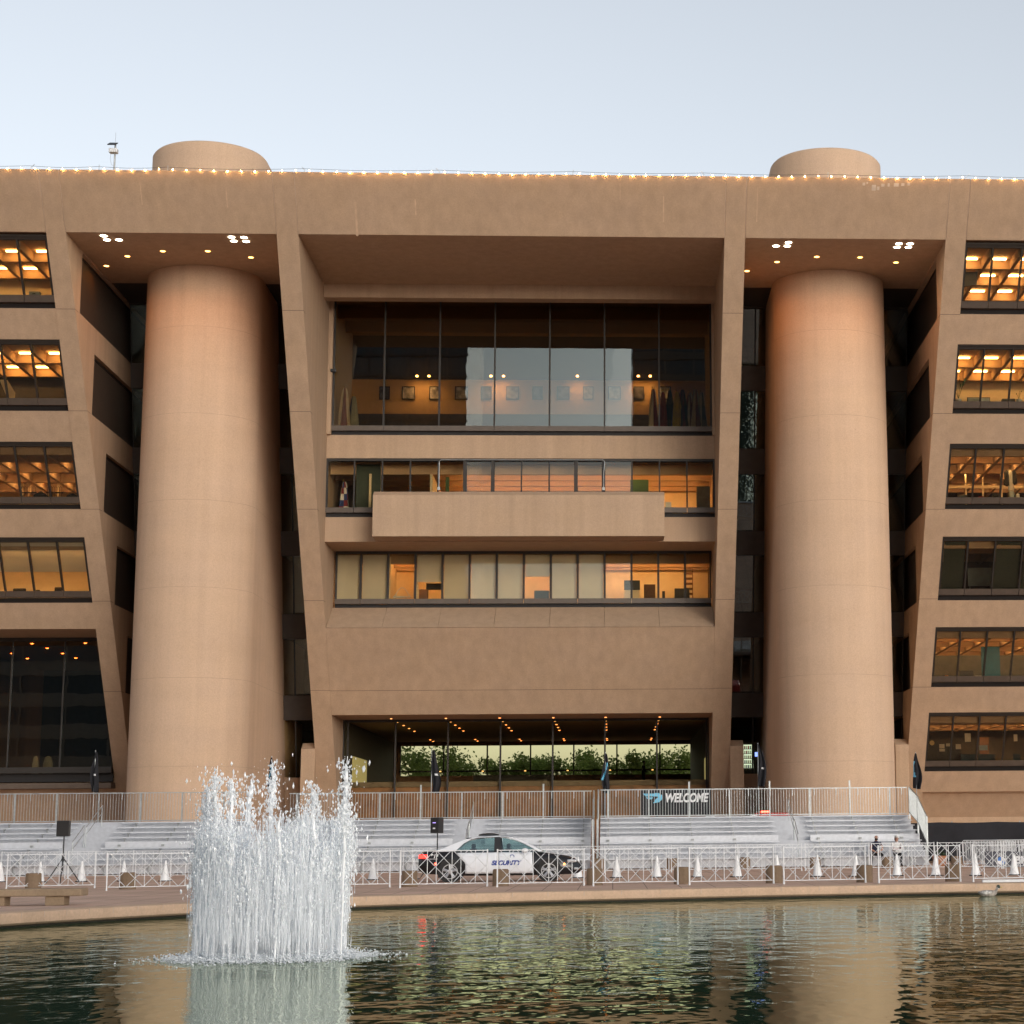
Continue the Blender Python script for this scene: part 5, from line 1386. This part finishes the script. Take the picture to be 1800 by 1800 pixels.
# ------------------------------------------------------------------ things seen in the lit rooms
def sill_thing(r, px, off): # a point on the sill line of row r, off metres behind the glass
    zt, zb = ROWS[r]; z = zb + .60
    p = at_y(px, 500, FY(z) + off); return p.x, FY(z) + off, zb - .1, z
def desk_box(r, px0, px1, h, off, name, label, cat, mat, depth=.35, zoff=.0, bev=.02):
    zt, zb = ROWS[r]; z = zb + .55; y = FY(z) + off
    yy = 1371 - 0
    xa, xb = [at_y(px, CY, y).x for px in (px0, px1)]
    # x at the right height: follow the vertical through the pixel column
    def xat(px, z): 
        lo = at_y(px, 200, y); hi = at_y(px, 1600, y)
        s_ = (z - lo.z) / (hi.z - lo.z); return lo.x + (hi.x - lo.x) * s_
    xa, xb = xat(px0, z), xat(px1, z)
    o = MB().box(xa, xb, y, y + depth, z - .05 + zoff, z + h + zoff).build(name, mat, None, bevel=bev)
    return tag(o, label, cat), xa, xb, y, z
def plinth_under(r, xa, xb, y, z, depth=.5):  # the counter the things stand on, just below the sight line
    MB().box(xa, xb, y - .05, y + depth, ROWS[r][1] - .1, z - .052).build('window_counter', M['wall_dark'], H)
def all_counter(r, side):
    x0, x1 = (RX0, RX1) if side > 0 else (LX0, LX1); z = ROWS[r][1] + .55
    MB().box(x0 + .1, x1 - .1, FY(z) + .45, FY(z) + 1.25, z - .12, z - .052).build('window_counter', M['wall_dark'], H)
for r in range(6): all_counter(r, 1)
for r in range(4): all_counter(r, -1)
o, xa, xb, y, z = desk_box(0, 50, 69, .38, .6, 'storage_box', 'blue-grey storage box with a handle slot in the top window of the bench-side bay', 'box', M['grey_box'], .3)
h_ = MB().box((xa + xb) / 2 - .08, (xa + xb) / 2 + .06, y - .008, y + .01, z + .24, z + .28).build('handle', M['plastic_k'], o)
o, *_ = desk_box(0, 2, 29, .13, .6, 'papers', 'grey stack of papers beside the storage box', 'papers', M['grey_box'], .3)
# hanging screen, top window by the dark screen side
p = at_y(1705, 500, 95.3); q = at_y(1680, 500, 95.3)
zt_, zb_ = at_y(1700, 478, 95.3).z, at_y(1700, 505, 95.3).z
o = tag(MB().xprism([(at_y(1690, 481, 95.3).x, zt_ - .05), (at_y(1718, 476, 95.3).x, zt_), (at_y(1716, 501, 95.3).x, zb_ + .1), (at_y(1690, 506, 95.3).x, zb_)], 95.2, 95.3).build('hanging_screen', M['plastic_k'], None), 'black screen hanging from the coffered ceiling of the top window', 'screen')
MB().box(at_y(1697, 480, 95.3).x - .02, at_y(1697, 480, 95.3).x + .02, 95.24, 95.28, zt_ - .05, 30.7).build('bracket', M['plastic_k'], o)
# second row, dark-screen side: plant, screen, box, vase
def potted(r, px, hgt, off, label, tall, name='potted_plant'):
    zt, zb = ROWS[r]; z = zb + .5; y = FY(z) + off
    lo = at_y(px, 200, y); hi = at_y(px, 1600, y); x = lo.x + (hi.x - lo.x) * (z - lo.z) / (hi.z - lo.z)
    t = thing(name, label, 'plant', (x, y, z))
    local(MB().lathe([(.13, 0), (.155, .05), (.16, .33), (.14, .335)], n=20), 'pot', M['pot'], t, smooth=True)
    m = MB(); st_ = MB()
    for k in range(9 if tall else 5):
        a = k * 2.4; ln = hgt * rnd.uniform(.5, 1.0); tip = Vector((math.cos(a) * ln * .38, math.sin(a) * ln * .38, .33 + ln)); base = Vector((0, 0, .33))
        st_.tube([base, base + (tip - base) * .5 + Vector((0, 0, .05)), tip], .008, 5)
        d = (tip - base).normalized(); s_ = d.cross(Vector((math.sin(a), -math.cos(a), .2))).normalized()
        L_ = .30 if tall else .08; w_ = .075 if tall else .03
        pts = [tip - d * L_ * .7, tip - d * L_ * .3 + s_ * w_, tip + d * L_ * .5, tip - d * L_ * .3 - s_ * w_]; m.quadm(pts, [(0, 1, 2, 3)])
        m.quadm([q_ + Vector((0, .004, -.004)) for q_ in pts], [(3, 2, 1, 0)])
    local(st_, 'stem', M['leaf_house'], t); local(m, 'leaves', M['leaf_house'], t)
potted(1, 1685, 1.15, .6, 'tall leafy plant in a white pot at the second window down', True)
potted(1, 1791, .5, .6, 'small white vase with twigs at the second window down', False, 'vase')
o, xa, xb, y, z = desk_box(1, 1702, 1740, .38, .7, 'monitor', 'blue-grey monitor back on the second window counter', 'monitor', M['screen_g'], .05)
MB().box(xa - .03, xb + .03, y + .051, y + .09, z - .05, z + .41).build('bezel', M['plastic_k'], o)
desk_box(1, 1762, 1785, .35, .75, 'carton', 'brown carton beside the vase at the second window', 'box', M['wall_grey'], .3)
# third row, dark-screen side: partition frames, clutter, hanging coats
fr = MB(); y = 105.5
for px in (1697, 1727, 1760): 
    a, b = at_y(px, 832, y), at_y(px, 868, y); fr.box(a.x - .04, a.x + .04, y, y + .06, ROWS[2][1] - .1, 21.6)
za = at_y(1740, 830, y).z; fr.box(17.8, 27, y - .02, y + .08, za - .05, za + .05); za = at_y(1740, 856, y).z; fr.box(17.8, 27, y - .02, y + .08, za - .08, za + .08)
fr.build('glazed_partition', M['wall_warm'], H)
for k, (p0, p1, h, mt, lb) in enumerate([(1684, 1702, .28, 'plastic_k', 'black bag on the third window counter next to the fin'), (1720, 1731, .20, 'maroon', 'dark red cushion in the middle of the third window'), (1746, 1758, .34, 'ink', 'black backpack beside the hanging coats at the third window'), (1775, 1784, .5, 'grey_box', 'grey jar on the third window counter'), (1787, 1793, .38, 'pot', 'pale green-white jar beside the grey jar at the third window')]):
    desk_box(2, p0, p1, h, .6 + .05 * k, ['bag', 'cushion', 'backpack', 'jar', 'jar'][k], lb, ['bag', 'cushion', 'bag', 'jar', 'jar'][k], M[mt], .3, bev=.06)
y = 102.6; a, b = at_y(1773, 828, y), at_y(1776, 872, y)
t = thing('coat_rack', 'rack of dark and grey coats hanging in the third window', 'coats', (a.x, y, ROWS[2][1] - .1))
MB().tube([(a.x, y, ROWS[2][1] - .1), (a.x, y, a.z + .1)], .02, 6).build('pole', M['alu_dark'], t)
for dx, mt, hh in ((-.12, 'ink', .9), (.1, 'grey_cap', 1.2), (.28, 'ink', .8)):
    MB().lathe([(.06, -hh), (.17, -hh + .05), (.15, -.3), (.13, -.1), (.03, 0)], (a.x + dx, y, a.z + .05), 12, 0, 1, .6).build('coat', M[mt], t, smooth=True)
# fourth row: white board behind the open pane
y = 105.6; a, b = at_y(1702, 1030, y), at_y(1743, 998, y)
t = thing('whiteboard', 'pale whiteboard on a stand in the dark-blinded fourth window', 'whiteboard', ((a.x + b.x) / 2, y, ROWS[3][1] - .1))
MB().box(a.x, b.x, y, y + .03, a.z, b.z).build('board', M['screen_g'], t)
for x in (a.x + .1, b.x - .1): MB().tube([(x, y + .05, ROWS[3][1] - .1), (x, y + .05, b.z)], .02, 6).build('leg', M['alu_dark'], t)
y = 107.2; MB().box(at_y(1692, 960, y).x, at_y(1742, 960, y).x, y, y + .2, at_y(1700, 966, y).z, at_y(1700, 961, y).z).build('lamp_strip', emis('amber_strip', (1, .5, .1), 1.4), H)
# fifth row: tall blue panel, desk things
y = 108.3; a, b = at_y(1726, 1188, y), at_y(1757, 1137, y)
tag(MB().box(a.x, b.x, y, y + .06, ROWS[4][1] - .1, b.z).build('blue_divider', M['teal_panel'], None), 'tall blue divider panel in the fifth window', 'divider')
y = 112; MB().box(RX0, RX1, y, y + .1, ROWS[4][1] - .1, at_y(1740, 1152, y).z).build('partition', M['wall_grey'], H)
desk_box(4, 1687, 1712, .42, .8, 'monitor', 'black monitor in the fifth window beside the blue divider', 'monitor', M['plastic_k'], .08)
desk_box(4, 1714, 1726, .09, .6, 'papers', 'pale papers at the foot of the blue divider', 'papers', M['pot'], .2)
desk_box(4, 1661, 1668, .12, .6, 'fruit_bowl', 'small orange-brown bowl in the fifth window near the fin', 'bowl', plain('orange_clay', (.5, .2, .05), .6), .2, bev=.05)
# sixth row: notes on partitions, clock, chairs
y = 109.6 + .9
for k, (px0, px1, py0, py1, mt, nm) in enumerate([(1651, 1660, 1308, 1315, 'paper', 'first pinned note beside the clock'), (1663, 1672, 1307, 1312, 'paper', 'second pinned note from the clock'), (1651, 1661, 1316, 1321, 'paper', 'lower pinned note below the first one'), (1680, 1689, 1308, 1317, 'paper', 'third pinned note, with writing'), (1696, 1706, 1289, 1304, 'paper', 'tilted yellowish sheet hung above the desks'), (1721, 1736, 1310, 1319, 'grey_box', 'pale green folder standing on a divider'), (1782, 1788, 1291, 1303, 'paper', 'narrow sheet hung near the frame edge')]):
    a, b = at_y(px0, py1, y), at_y(px1, py0, y)
    tag(MB().box(a.x, b.x, y - .03, y - .02, a.z, b.z).build('note', M[mt], None), nm + ', lowest window', 'note', 'notes in the lowest window')
c = at_y(1638, 1306, y)
o = tag(MB().lathe([(.01, -.02), (.13, -.02), (.14, .02), (.01, .02)], (0, 0, 0), 24).build('wall_clock', plain('clock_face', (.55, .35, .12), .5), None), 'round yellow clock in the lowest window by the fin', 'clock')
o.matrix_world = Matrix.Translation((c.x, y - .04, c.z)) @ Matrix.Rotation(math.radians(90), 4, 'X')
bx = MB().box(RX0 + .1, at_y(1690, 1320, y).x, y, y + .08, ROWS[5][1] - .1, at_y(1660, 1306, y).z).build('partition', M['wall_dark'], H)
for k, (p0, p1) in enumerate(((1689, 1717), (1720, 1750), (1781, 1794))):
    desk_box(5, p0, p1, .42, .7, 'desk_divider', 'slate blue desk divider in the lowest window, %s from the clock' % ORD[k], 'divider', plain('slate_cloth', (.05, .075, .095), .9), .06)
y = 113; MB().box(at_y(1722, 1300, y).x, at_y(1738, 1300, y).x, y, y + .1, ROWS[5][1], at_y(1730, 1296, y).z).build('cupboard', M['wood'], H)
# bench-side bay, second row: pale door frames; third row: plants, black boxes
fr = MB(); y = 103.9
za = at_y(70, 664, y).z; fr.box(-33.5, -27.8, y, y + .1, za - .06, za + .06)
for px, w_ in ((30, .1), (34, .06), (66, .12), (103, .04)): a = at_y(px, 690, y); fr.box(a.x - w_, a.x + w_, y - .01, y + .11, ROWS[1][1] - .1, za)
fr.build('glazed_partition', M['wall_warm'], H)
a, b = at_y(8, 700, 99.6), at_y(28, 668, 99.6)
tag(MB().xprism([(a.x - .3, b.z), (a.x + .1, b.z), (b.x, a.z + .3), (b.x, a.z), (a.x + .15, a.z)], 99.55, 99.6).build('tilted_board', M['wall_warm'], None), 'tilted tan board leaning in the second bench-side window', 'board')
for k, (p0, p1, h) in enumerate(((58, 81, .42), (116, 136, .32))):
    o, xa, xb, y, z = desk_box(2, p0, p1, h * .6, .6, 'black_case', ['black peaked case on the counter of the third bench-side window', 'low black case in the corner of the third bench-side window'][k], 'case', M['plastic_k'], .35)
    MB().xprism([(xa, z + h * .6), (xb, z + h * .6), ((xa + xb) / 2 + .05, z + h * 1.05)], y + .03, y + .3).build('lid', M['plastic_k'], o)
y = FY(ROWS[2][1] + .6) + .9
for k, (px, cnt) in enumerate(((50, 6), (96, 7))):
    z = ROWS[2][1] + .5; lo = at_y(px, 866, y)
    t = thing('wire_rack', 'thin dark wire rack standing behind the %s case' % ['peaked', 'two'][k], 'rack', (lo.x, y, z))
    MB().box(lo.x - .42, lo.x + .42, y - .03, y + .03, lo.z - .03, lo.z + .03).build('tray', M['plastic_k'], t)
    for i in range(cnt):
        x = lo.x - .36 + .72 * i / (cnt - 1); MB().tube([(x, y, z), (x, y, lo.z + .28), (x + .06, y, lo.z + .36), (x + .1, y, lo.z + .26)], .010, 5).build('hook', M['plastic_k'], t)
pr = MB(); y = 107
for px in (39, 52, 102): a = at_y(px, 850, y); pr.box(a.x - .06, a.x + .06, y, y + .08, ROWS[2][1], 21.6)
pr.build('glazed_partition', M['wall_warm'], H)
# bench-side fourth row: chairs and screen below the blinds
y = FY(ROWS[3][1] + .6) + 1.0
for k, (p0, p1, h, lb) in enumerate(((22, 45, .30, 'dark chair back under the blinds, nearest the frame edge'), (95, 108, .36, 'dark monitor under the blinds of the fourth bench-side window'), (62, 70, .22, 'small dark chair arm under the blinds, between chair and monitor'))):
    desk_box(3, p0, p1, h, .9, ['chair', 'monitor', 'chair'][k], lb, ['chair', 'monitor', 'chair'][k], M['plastic_k'], .1, bev=.06)
# ground-floor dark room: two pale figures of standing screens
for k, (px, w_, mt) in enumerate(((62, .20, 'pot'), (84, .30, 'screen_g'))):
    p = at_y(px, 1350, 112); 
    o = MB().lathe([(w_, 0), (w_ * 1.1, .1), (w_ * .9, 1.2), (w_ * .6, 1.55), (.04, 1.62)], (p.x, 112, 4.6), 16, 0, 1, .5).build('covered_stand', M[mt], None, smooth=True)
    tag(o, ['narrow pale covered stand in the dark ground-floor room', 'wider grey-green covered stand in the dark ground-floor room'][k], 'stand')
# centre: upper hall pictures, spotlights, flags
Yg = 111.97
for k, px in enumerate([676, 718, 764, 811, 855, 901, 945, 990, 1034, 1080, 1123, 1168]):
    w_ = (.31 if k % 2 == 0 else .38); p = at_y(px, 691, Yg); hh = .40
    t = thing('picture', 'framed picture, %s on the upper hall wall counting from the camera side' % ORD[k], 'picture', (p.x, Yg, p.z), 0, 'framed pictures in the upper hall')
    f = MB().box(p.x - w_, p.x + w_, Yg - .05, Yg, p.z + hh - .05, p.z + hh).box(p.x - w_, p.x + w_, Yg - .05, Yg, p.z - hh, p.z - hh + .05)
    f.box(p.x - w_, p.x - w_ + .05, Yg - .05, Yg, p.z - hh + .05, p.z + hh - .05).box(p.x + w_ - .05, p.x + w_, Yg - .05, Yg, p.z - hh + .05, p.z + hh - .05)
    f.build('frame', M['plastic_k'], t)
    MB().box(p.x - w_ + .05, p.x + w_ - .05, Yg - .02, Yg - .01, p.z - hh + .05, p.z + hh - .05).build('print', plain('print_%d' % k, random.choice([(.35, .34, .36), (.10, .10, .13), (.45, .44, .43), (.2, .19, .2)]), .6, var=.8, scale=3.2), t)
zs_ = at_y(900, 661, Yg).z
for k, px in enumerate([733, 754, 863, 885, 1015, 1122, 1143]):
    p = at_y(px, 661, 111.2)
    o = MB().lathe([(.02, .05), (.07, .04), (.08, -.03), (.05, -.05)], (p.x, 111.2, p.z), 12).build('spot_lamp', emis('spot_glow', (1, .55, .16), 14.0), None)
    tag(o, 'glowing spot above the framed pictures, %s counting from the camera side' % ORD[k], 'spot lamp', 'spots over the framed pictures')
    L = bpy.data.lights.new('spot_lamp_light', 'SPOT'); L.energy = 34; L.color = (1, .62, .28); L.spot_size = math.radians(140); L.spot_blend = 1; L.shadow_soft_size = .05
    lo = bpy.data.objects.new('spot_lamp_light', L); COL.objects.link(lo); lo.location = (p.x, 111.1, p.z - .1); lo.rotation_euler = (math.radians(25), 0, 0); lo.parent = None
def indoor_flag(px, Y, ztop, zbot, mats, label, seed, stripes=0):
    p = at_y(px, 720, Y); rr = random.Random(seed)
    t = thing('indoor_flag', label, 'flag', (p.x, Y, zbot), 0, 'flags on stands indoors')
    MB().tube([(p.x, Y, zbot), (p.x, Y, ztop)], .018, 6).ball((p.x, Y, ztop + .05), .05, 8, 6).build('pole', plain('brass', (.5, .35, .12), .35, .8), t)
    MB().lathe([(.22, 0), (.2, .05), (.05, .08)], (p.x, Y, zbot), 14).build('base', M['rubber'], t)
    m = MB(); N, K = 16, 16; h = (ztop - zbot) * .72
    for i in range(N + 1):
        s_ = i / N; R_ = .07 + .24 * s_ ** .7
        for k in range(K): a = 2 * math.pi * k / K; q_ = R_ * (1 + .3 * math.sin(a * 4 + seed + s_ * 2)); m.v.append((p.x + .05 + q_ * math.cos(a), Y - .02 + q_ * .6 * math.sin(a), ztop - .06 - h * s_))
    for i in range(N):
        for k in range(K):
            m.f.append((i * K + k, (i + 1) * K + k, (i + 1) * K + (k + 1) % K, i * K + (k + 1) % K))
            m.mi.append((k // 2 + (i // 3 if stripes == 2 else 0)) % len(mats) if stripes else (0 if k > 8 else len(mats) - 1))
    m.build('cloth', mats, t, smooth=True)
yel = plain('yellow_cloth', (.60, .50, .04), .9); blu = plain('royal_cloth', (.03, .06, .22), .9)
zf = 22.9
zt_ = at_y(1180, 684, 105.2).z
indoor_flag(604, 105.0, zt_, zf, [M['maroon'], M['print_w'], M['maroon']], 'red and white striped flag at the camera end of the upper hall', 1, 1)
indoor_flag(620, 105.3, zt_ - .4, zf, [M['screen_g'], blu], 'grey-blue flag next to the striped one in the upper hall', 2)
for k, (px, ms, lb, st_) in enumerate([(1147, [M['maroon'], M['print_w']], 'red and white flag, first of the row behind the upper hall glass', 1), (1164, [M['maroon']], 'plain dark red flag between two striped flags, upper hall', 0), (1176, [M['ink'], M['leaf_house']], 'dark green flag beside the yellow and blue one', 0), (1189, [yel, blu], 'yellow and blue flag in the upper hall row', 0), (1198, [M['maroon'], M['ink']], 'dark red and black flag just past the yellow and blue one', 1), (1211, [M['maroon'], M['white_cloth']], 'pale red striped flag in the upper hall row', 1), (1221, [M['maroon'], M['screen_g'], M['white_cloth']], 'red, grey and white flag in the upper hall row', 1), (1232, [M['wall_grey'], M['white_cloth']], 'grey-white flag, last of the upper hall row', 1)]):
    indoor_flag(px, 105.0 + .12 * (k % 3), zt_ - .15 * (k % 2), zf, ms, lb, k + 3, st_)
indoor_flag(607, 105.4, 20.9, 18.3, [M['maroon'], M['print_w'], blu], 'striped flag in the corner office window below the upper hall', 22, 2)
p = at_y(587, 652, 102.9)
t = thing('security_camera', 'black security camera on the pilaster beside the upper hall glass', 'camera', (p.x, 102.9, p.z))
MB().box(p.x - .17, p.x + .12, 102.75, 102.95, p.z - .08, p.z + .1).build('housing', M['plastic_k'], t, bevel=.03)
MB().box(CX0 + .2, p.x - .1, 102.83, 102.87, p.z - .02, p.z + .03).build('bracket', M['plastic_k'], t)
# centre offices
def floor_box(px0, px1, py0, py1, Y, name, label, cat, mat, zf, depth=.1):
    a, b = at_y(px0, py1, Y), at_y(px1, py0, Y)
    return tag(MB().box(a.x, b.x, Y, Y + depth, zf if zf is not None else a.z, b.z).build(name, mat, None, bevel=.015), label, cat)
cabz = 18.3
floor_box(1225, 1248, 855, 900, 105.0, 'cabinet', 'dark cabinet in the office corner beside the balcony end', 'cabinet', M['wall_grey'], cabz, .4)
floor_box(625, 670, 810, 900, 104.3, 'dark_blind', 'dark green blind hanging behind the window at the balcony corner', 'blind', M['blind_dark'], 19.1, .02)
floor_box(783, 790, 838, 860, 104.6, 'small_sign', 'small dark green sign behind the window above the balcony', 'sign', M['leaf_house'], 18.3, .03)
floor_box(1108, 1140, 843, 860, 105, 'leafy_planter', 'dark leafy trough behind the window above the balcony', 'plant', M['leaf_house'], 18.3, .4)
floor_box(1170, 1180, 882, 890, 103.9, 'mug', 'pale mug on the window counter beside the balcony end', 'mug', M['pot'], 18.3, .1)
zf = 13.7
floor_box(1097, 1125, 1020, 1037, 108.2, 'monitor', 'wide black monitor in the lit lower office', 'monitor', M['plastic_k'], None, .05)
floor_box(1097, 1125, 1037, 1050, 108.25, 'monitor_desk', 'pale desk screen under the wide black monitor', 'desk', M['wall_warm'], zf, .3)
floor_box(1132, 1152, 1027, 1049, 108.3, 'office_chair_back', 'brown speckled chair back in the lit lower office', 'chair', plain('speckled_cloth', (.14, .08, .05), .9, var=.5, scale=20), zf, .1)
floor_box(1186, 1212, 1034, 1049, 108.4, 'desk_printer', 'dark printer in the lit lower office near the slatted shelf', 'printer', M['wall_grey'], zf, .4)
floor_box(1164, 1169, 1039, 1049, 107.8, 'slim_stand', 'slim dark leaning stand beside the lower office printer', 'stand', M['plastic_k'], zf, .05)
floor_box(939, 965, 1038, 1050, 107.9, 'dark_desk', 'dark desk under the half-raised blind', 'desk', M['plastic_k'], zf, .4)
floor_box(735, 752, 1036, 1050, 107.9, 'side_table', 'brown side table under the raised blind of the lower row', 'table', M['wood'], zf, .4)
floor_box(749, 777, 1025, 1036, 107.9, 'shelf_unit', 'dark shelf with items under the raised blind of the lower row', 'shelf', M['plastic_k'], None, .3)
s_ = MB()
for k in range(6):
    z = at_y(1210, 997 + 9 * k, 109).z; a, b = at_y(1203, 997, 109), at_y(1217, 997, 109); s_.box(a.x, b.x, 109, 109.3, z - .1, z)
a, b = at_y(1203, 997, 109), at_y(1217, 997, 109); s_.box(a.x - .03, a.x, 109, 109.3, zf, a.z).box(b.x, b.x + .03, 109, 109.3, zf, a.z)
tag(s_.build('slatted_shelf', M['wood'], None), 'slatted wooden shelf in the lit lower office corner', 'shelf')
arc = [at_y(694 + 26 * k / 12, 1048 - 15 * math.sin(math.pi * k / 12), 107.8) for k in range(13)]
tag(MB().tube(arc, .03, 6).box(arc[0].x - .1, arc[-1].x + .05, 107.75, 107.95, arc[0].z - .07, arc[0].z - .0).build('arched_lamp', M['pot'], None), 'pale arched desk lamp in the dark pane of the lower row', 'lamp')
# snack machine behind the glass beside the stair tower
a, b = at_y(1299, 1362, 111.8), at_y(1334, 1304, 111.8)
t = thing('vending_machine', 'lit snack vending machine beside the stair tower', 'vending machine', ((a.x + b.x) / 2, 111.8, 4.6))
MB().box(a.x, b.x, 111.82, 112.6, 4.6, b.z).build('cabinet', M['plastic_k'], t, bevel=.02)
xa, xb = at_y(1301, 1330, 111.8).x, at_y(1324, 1330, 111.8).x; za, zb_ = at_y(1310, 1351, 111.8).z, at_y(1310, 1309, 111.8).z
MB().box(xa, xb, 111.80, 111.815, za, zb_).build('lit_window', emis('cool_panel', (.62, .75, .66), .55), t)
for k in range(5):
    z = za + (zb_ - za) * (k + .12) / 5; sh = MB().box(xa, xb, 111.76, 111.80, z - .03, z)
    sh.build('shelf', M['plastic_k'], t)
    for i in range(7):
        x = xa + .06 + (xb - xa - .12) * i / 6; MB().box(x - .035, x + .035, 111.75, 111.79, z + .002, z + .17).build('snack', random.choice([M['red'], M['white'], M['blue'], M['screen_g'], M['paper']]), t)
MB().box(xb + .1, b.x - .06, 111.79, 111.82, (za + zb_) / 2, (za + zb_) / 2 + .25).build('keypad', emis('blue_keys', (.2, .3, 1), 1.2), t)

# ------------------------------------------------------------------ trees beyond the building, seen through the lobby
def leaf_mat(name, col):
    m, n_, l, b = nodes(name); out = n_['Material Output']
    oi = n_.new('ShaderNodeTexCoord'); nz = n_.new('ShaderNodeTexNoise'); nz.inputs['Scale'].default_value = .7; l.new(oi.outputs['Object'], nz.inputs['Vector'])
    r = n_.new('ShaderNodeValToRGB'); r.color_ramp.elements[0].position = .3; r.color_ramp.elements[1].position = .7
    r.color_ramp.elements[0].color = tuple(c * .6 for c in col) + (1,); r.color_ramp.elements[1].color = tuple(c * 1.35 for c in col) + (1,)
    l.new(nz.outputs['Fac'], r.inputs['Fac']); l.new(r.outputs['Color'], b.inputs['Base Color']); b.inputs['Roughness'].default_value = .6
    tl = n_.new('ShaderNodeBsdfTranslucent'); l.new(r.outputs['Color'], tl.inputs['Color'])
    mx = n_.new('ShaderNodeMixShader'); mx.inputs[0].default_value = .35; l.new(b.outputs[0], mx.inputs[1]); l.new(tl.outputs[0], mx.inputs[2]); l.new(mx.outputs[0], out.inputs['Surface'])
    return m
M['leaf'] = leaf_mat('oak_leaf', (.15, .23, .07)); M['bark'] = plain('bark', (.09, .065, .045), .95, var=.3, bump=.6)
def tree(x, y, h, w, seed, label):
    r_ = random.Random(seed)
    t = thing('tree', label, 'tree', (x, y, 0), 0, 'trees beyond the lobby')
    tr = MB(); tr.tube([(x, y, 0), (x + .1, y, h * .25), (x + .05, y + .1, h * .45)], [.28, .2, .14], 8)
    cl = []
    for k in range(26):
        a = r_.uniform(0, 6.28); e = r_.random(); rad = w * (.25 + .75 * r_.random() ** .6) * (1 - .55 * abs(e - .35)); c = Vector((x + rad * math.cos(a), y + rad * math.sin(a), h * (.30 + .62 * e)))
        cl.append((c, w * r_.uniform(.22, .40)))
        if k < 9: tr.tube([(x + .05, y + .1, h * .42), tuple((Vector((x, y, h * .5)) + c) / 2), tuple(c)], [.1, .06, .025], 5)
    tr.build('trunk', M['bark'], t)
    m = MB()
    for c, R_ in cl:
        for q in range(300):
            d = Vector((r_.gauss(0, 1), r_.gauss(0, 1), r_.gauss(0, .8))).normalized() * R_ * (r_.random() ** .45) * r_.uniform(.7, 1.2)
            p = c + d; u = Vector((r_.gauss(0, 1), r_.gauss(0, 1), r_.gauss(0, 1))).normalized(); v = u.cross(Vector((r_.gauss(0, 1), r_.gauss(0, 1), r_.gauss(0, 1)))).normalized(); s_ = r_.uniform(.10, .19)
            m.quadm([p - u * s_, p + v * s_ * .6, p + u * s_, p - v * s_ * .6], [(0, 1, 2, 3)])
    m.build('crown', M['leaf'], t)
for k, (px, top, Y, w, lb) in enumerate([(735, 1312, 166, 3.4, 'broad green tree framed by the first lobby panes from the fountain side'), (775, 1318, 172, 2.6, 'loose green tree beside the broad one, fountain side of the lobby view'), (893, 1326, 168, 2.3, 'round green tree before the pale sky gap in the lobby view'), (935, 1324, 172, 2.4, 'bushy tree in the middle of the lobby view'), (1005, 1320, 166, 2.6, 'rounded tree behind the middle lobby mullion'), (1040, 1342, 170, 1.5, 'low small tree in the lobby view beside the blue-printed flag'), (1108, 1320, 168, 2.2, 'tree behind the standing person in the lobby view'), (1165, 1313, 170, 3.0, 'tall tree at the banner side of the lobby view'), (1208, 1326, 174, 2.2, 'last green tree at the banner end of the lobby view')]):
    p = at_y(px, top, Y); tree(p.x, Y, p.z, w * 1.35, 50 + k, lb)
hm = MB()
for k in range(9000):
    x = rnd.uniform(-24, 14); y = rnd.uniform(176, 182); z = rnd.random() * (6.2 + .5 * math.sin(x * .9) + .5 * math.sin(x * 2.3))
    u = Vector((rnd.gauss(0, 1), rnd.gauss(0, 1), rnd.gauss(0, 1))).normalized(); v = u.cross(Vector((.3, .5, 1))).normalized(); s_ = rnd.uniform(.12, .22); p = Vector((x, y, z))
    hm.quadm([p - u * s_, p + v * s_ * .6, p + u * s_, p - v * s_ * .6], [(0, 1, 2, 3)])
tag(hm.build('hedge', M['leaf'], None), 'dense green hedge under the trees beyond the lobby', 'hedge', None, 'stuff')

# ------------------------------------------------------------------ the city across the pool, seen only as reflections
def tower(name, label, x0, x1, y0, y1, h, wall, glass, sx, sz, fw):
    t = thing(name, label, 'building', ((x0 + x1) / 2, (y0 + y1) / 2, 0))
    MB().box(x0, x1, y0, y1, 0, h).build('wall', glass, t)
    g_ = MB(); z = sz
    while z < h: g_.box(x0 - .2, x1 + .2, y1 - .05, y1 + .25, z - fw, z); z += sz
    x = x0
    while x <= x1: g_.box(x - .15, x + .15, y1 - .05, y1 + .2, 0, h); x += sx
    g_.build('facade_grid', wall, t)
M['tower_glass'] = plain('tower_glass', (.03, .045, .055), .25, var=.4, scale=.1)
tower('office_tower', 'dark gridded office tower across the pool, mirrored beside the upper hall pictures', -62, -23.8, -140, -100, 120, plain('tower_grey', (.05, .055, .06), .7), M['tower_glass'], 3.2, 3.6, .35)
tower('office_tower', 'stone office tower across the pool, mirrored above the indoor flags', 3.4, 24, -140, -100, 110, concrete('tower_stone', (.16, .14, .12)), M['tower_glass'], 5.0, 3.8, 1.4)
tower('low_block', 'low dark block across the pool, mirrored in the entrance glass', -24, 3.5, -140, -104, 30, plain('block_grey', (.08, .08, .08), .8), M['tower_glass'], 4.0, 4.0, 1.2)
tower('library_block', 'wide concrete block across the pool past the gridded tower', -150, -66, -150, -95, 38, concrete('library_stone', (.28, .24, .2)), M['tower_glass'], 7.0, 5.0, 2.2)
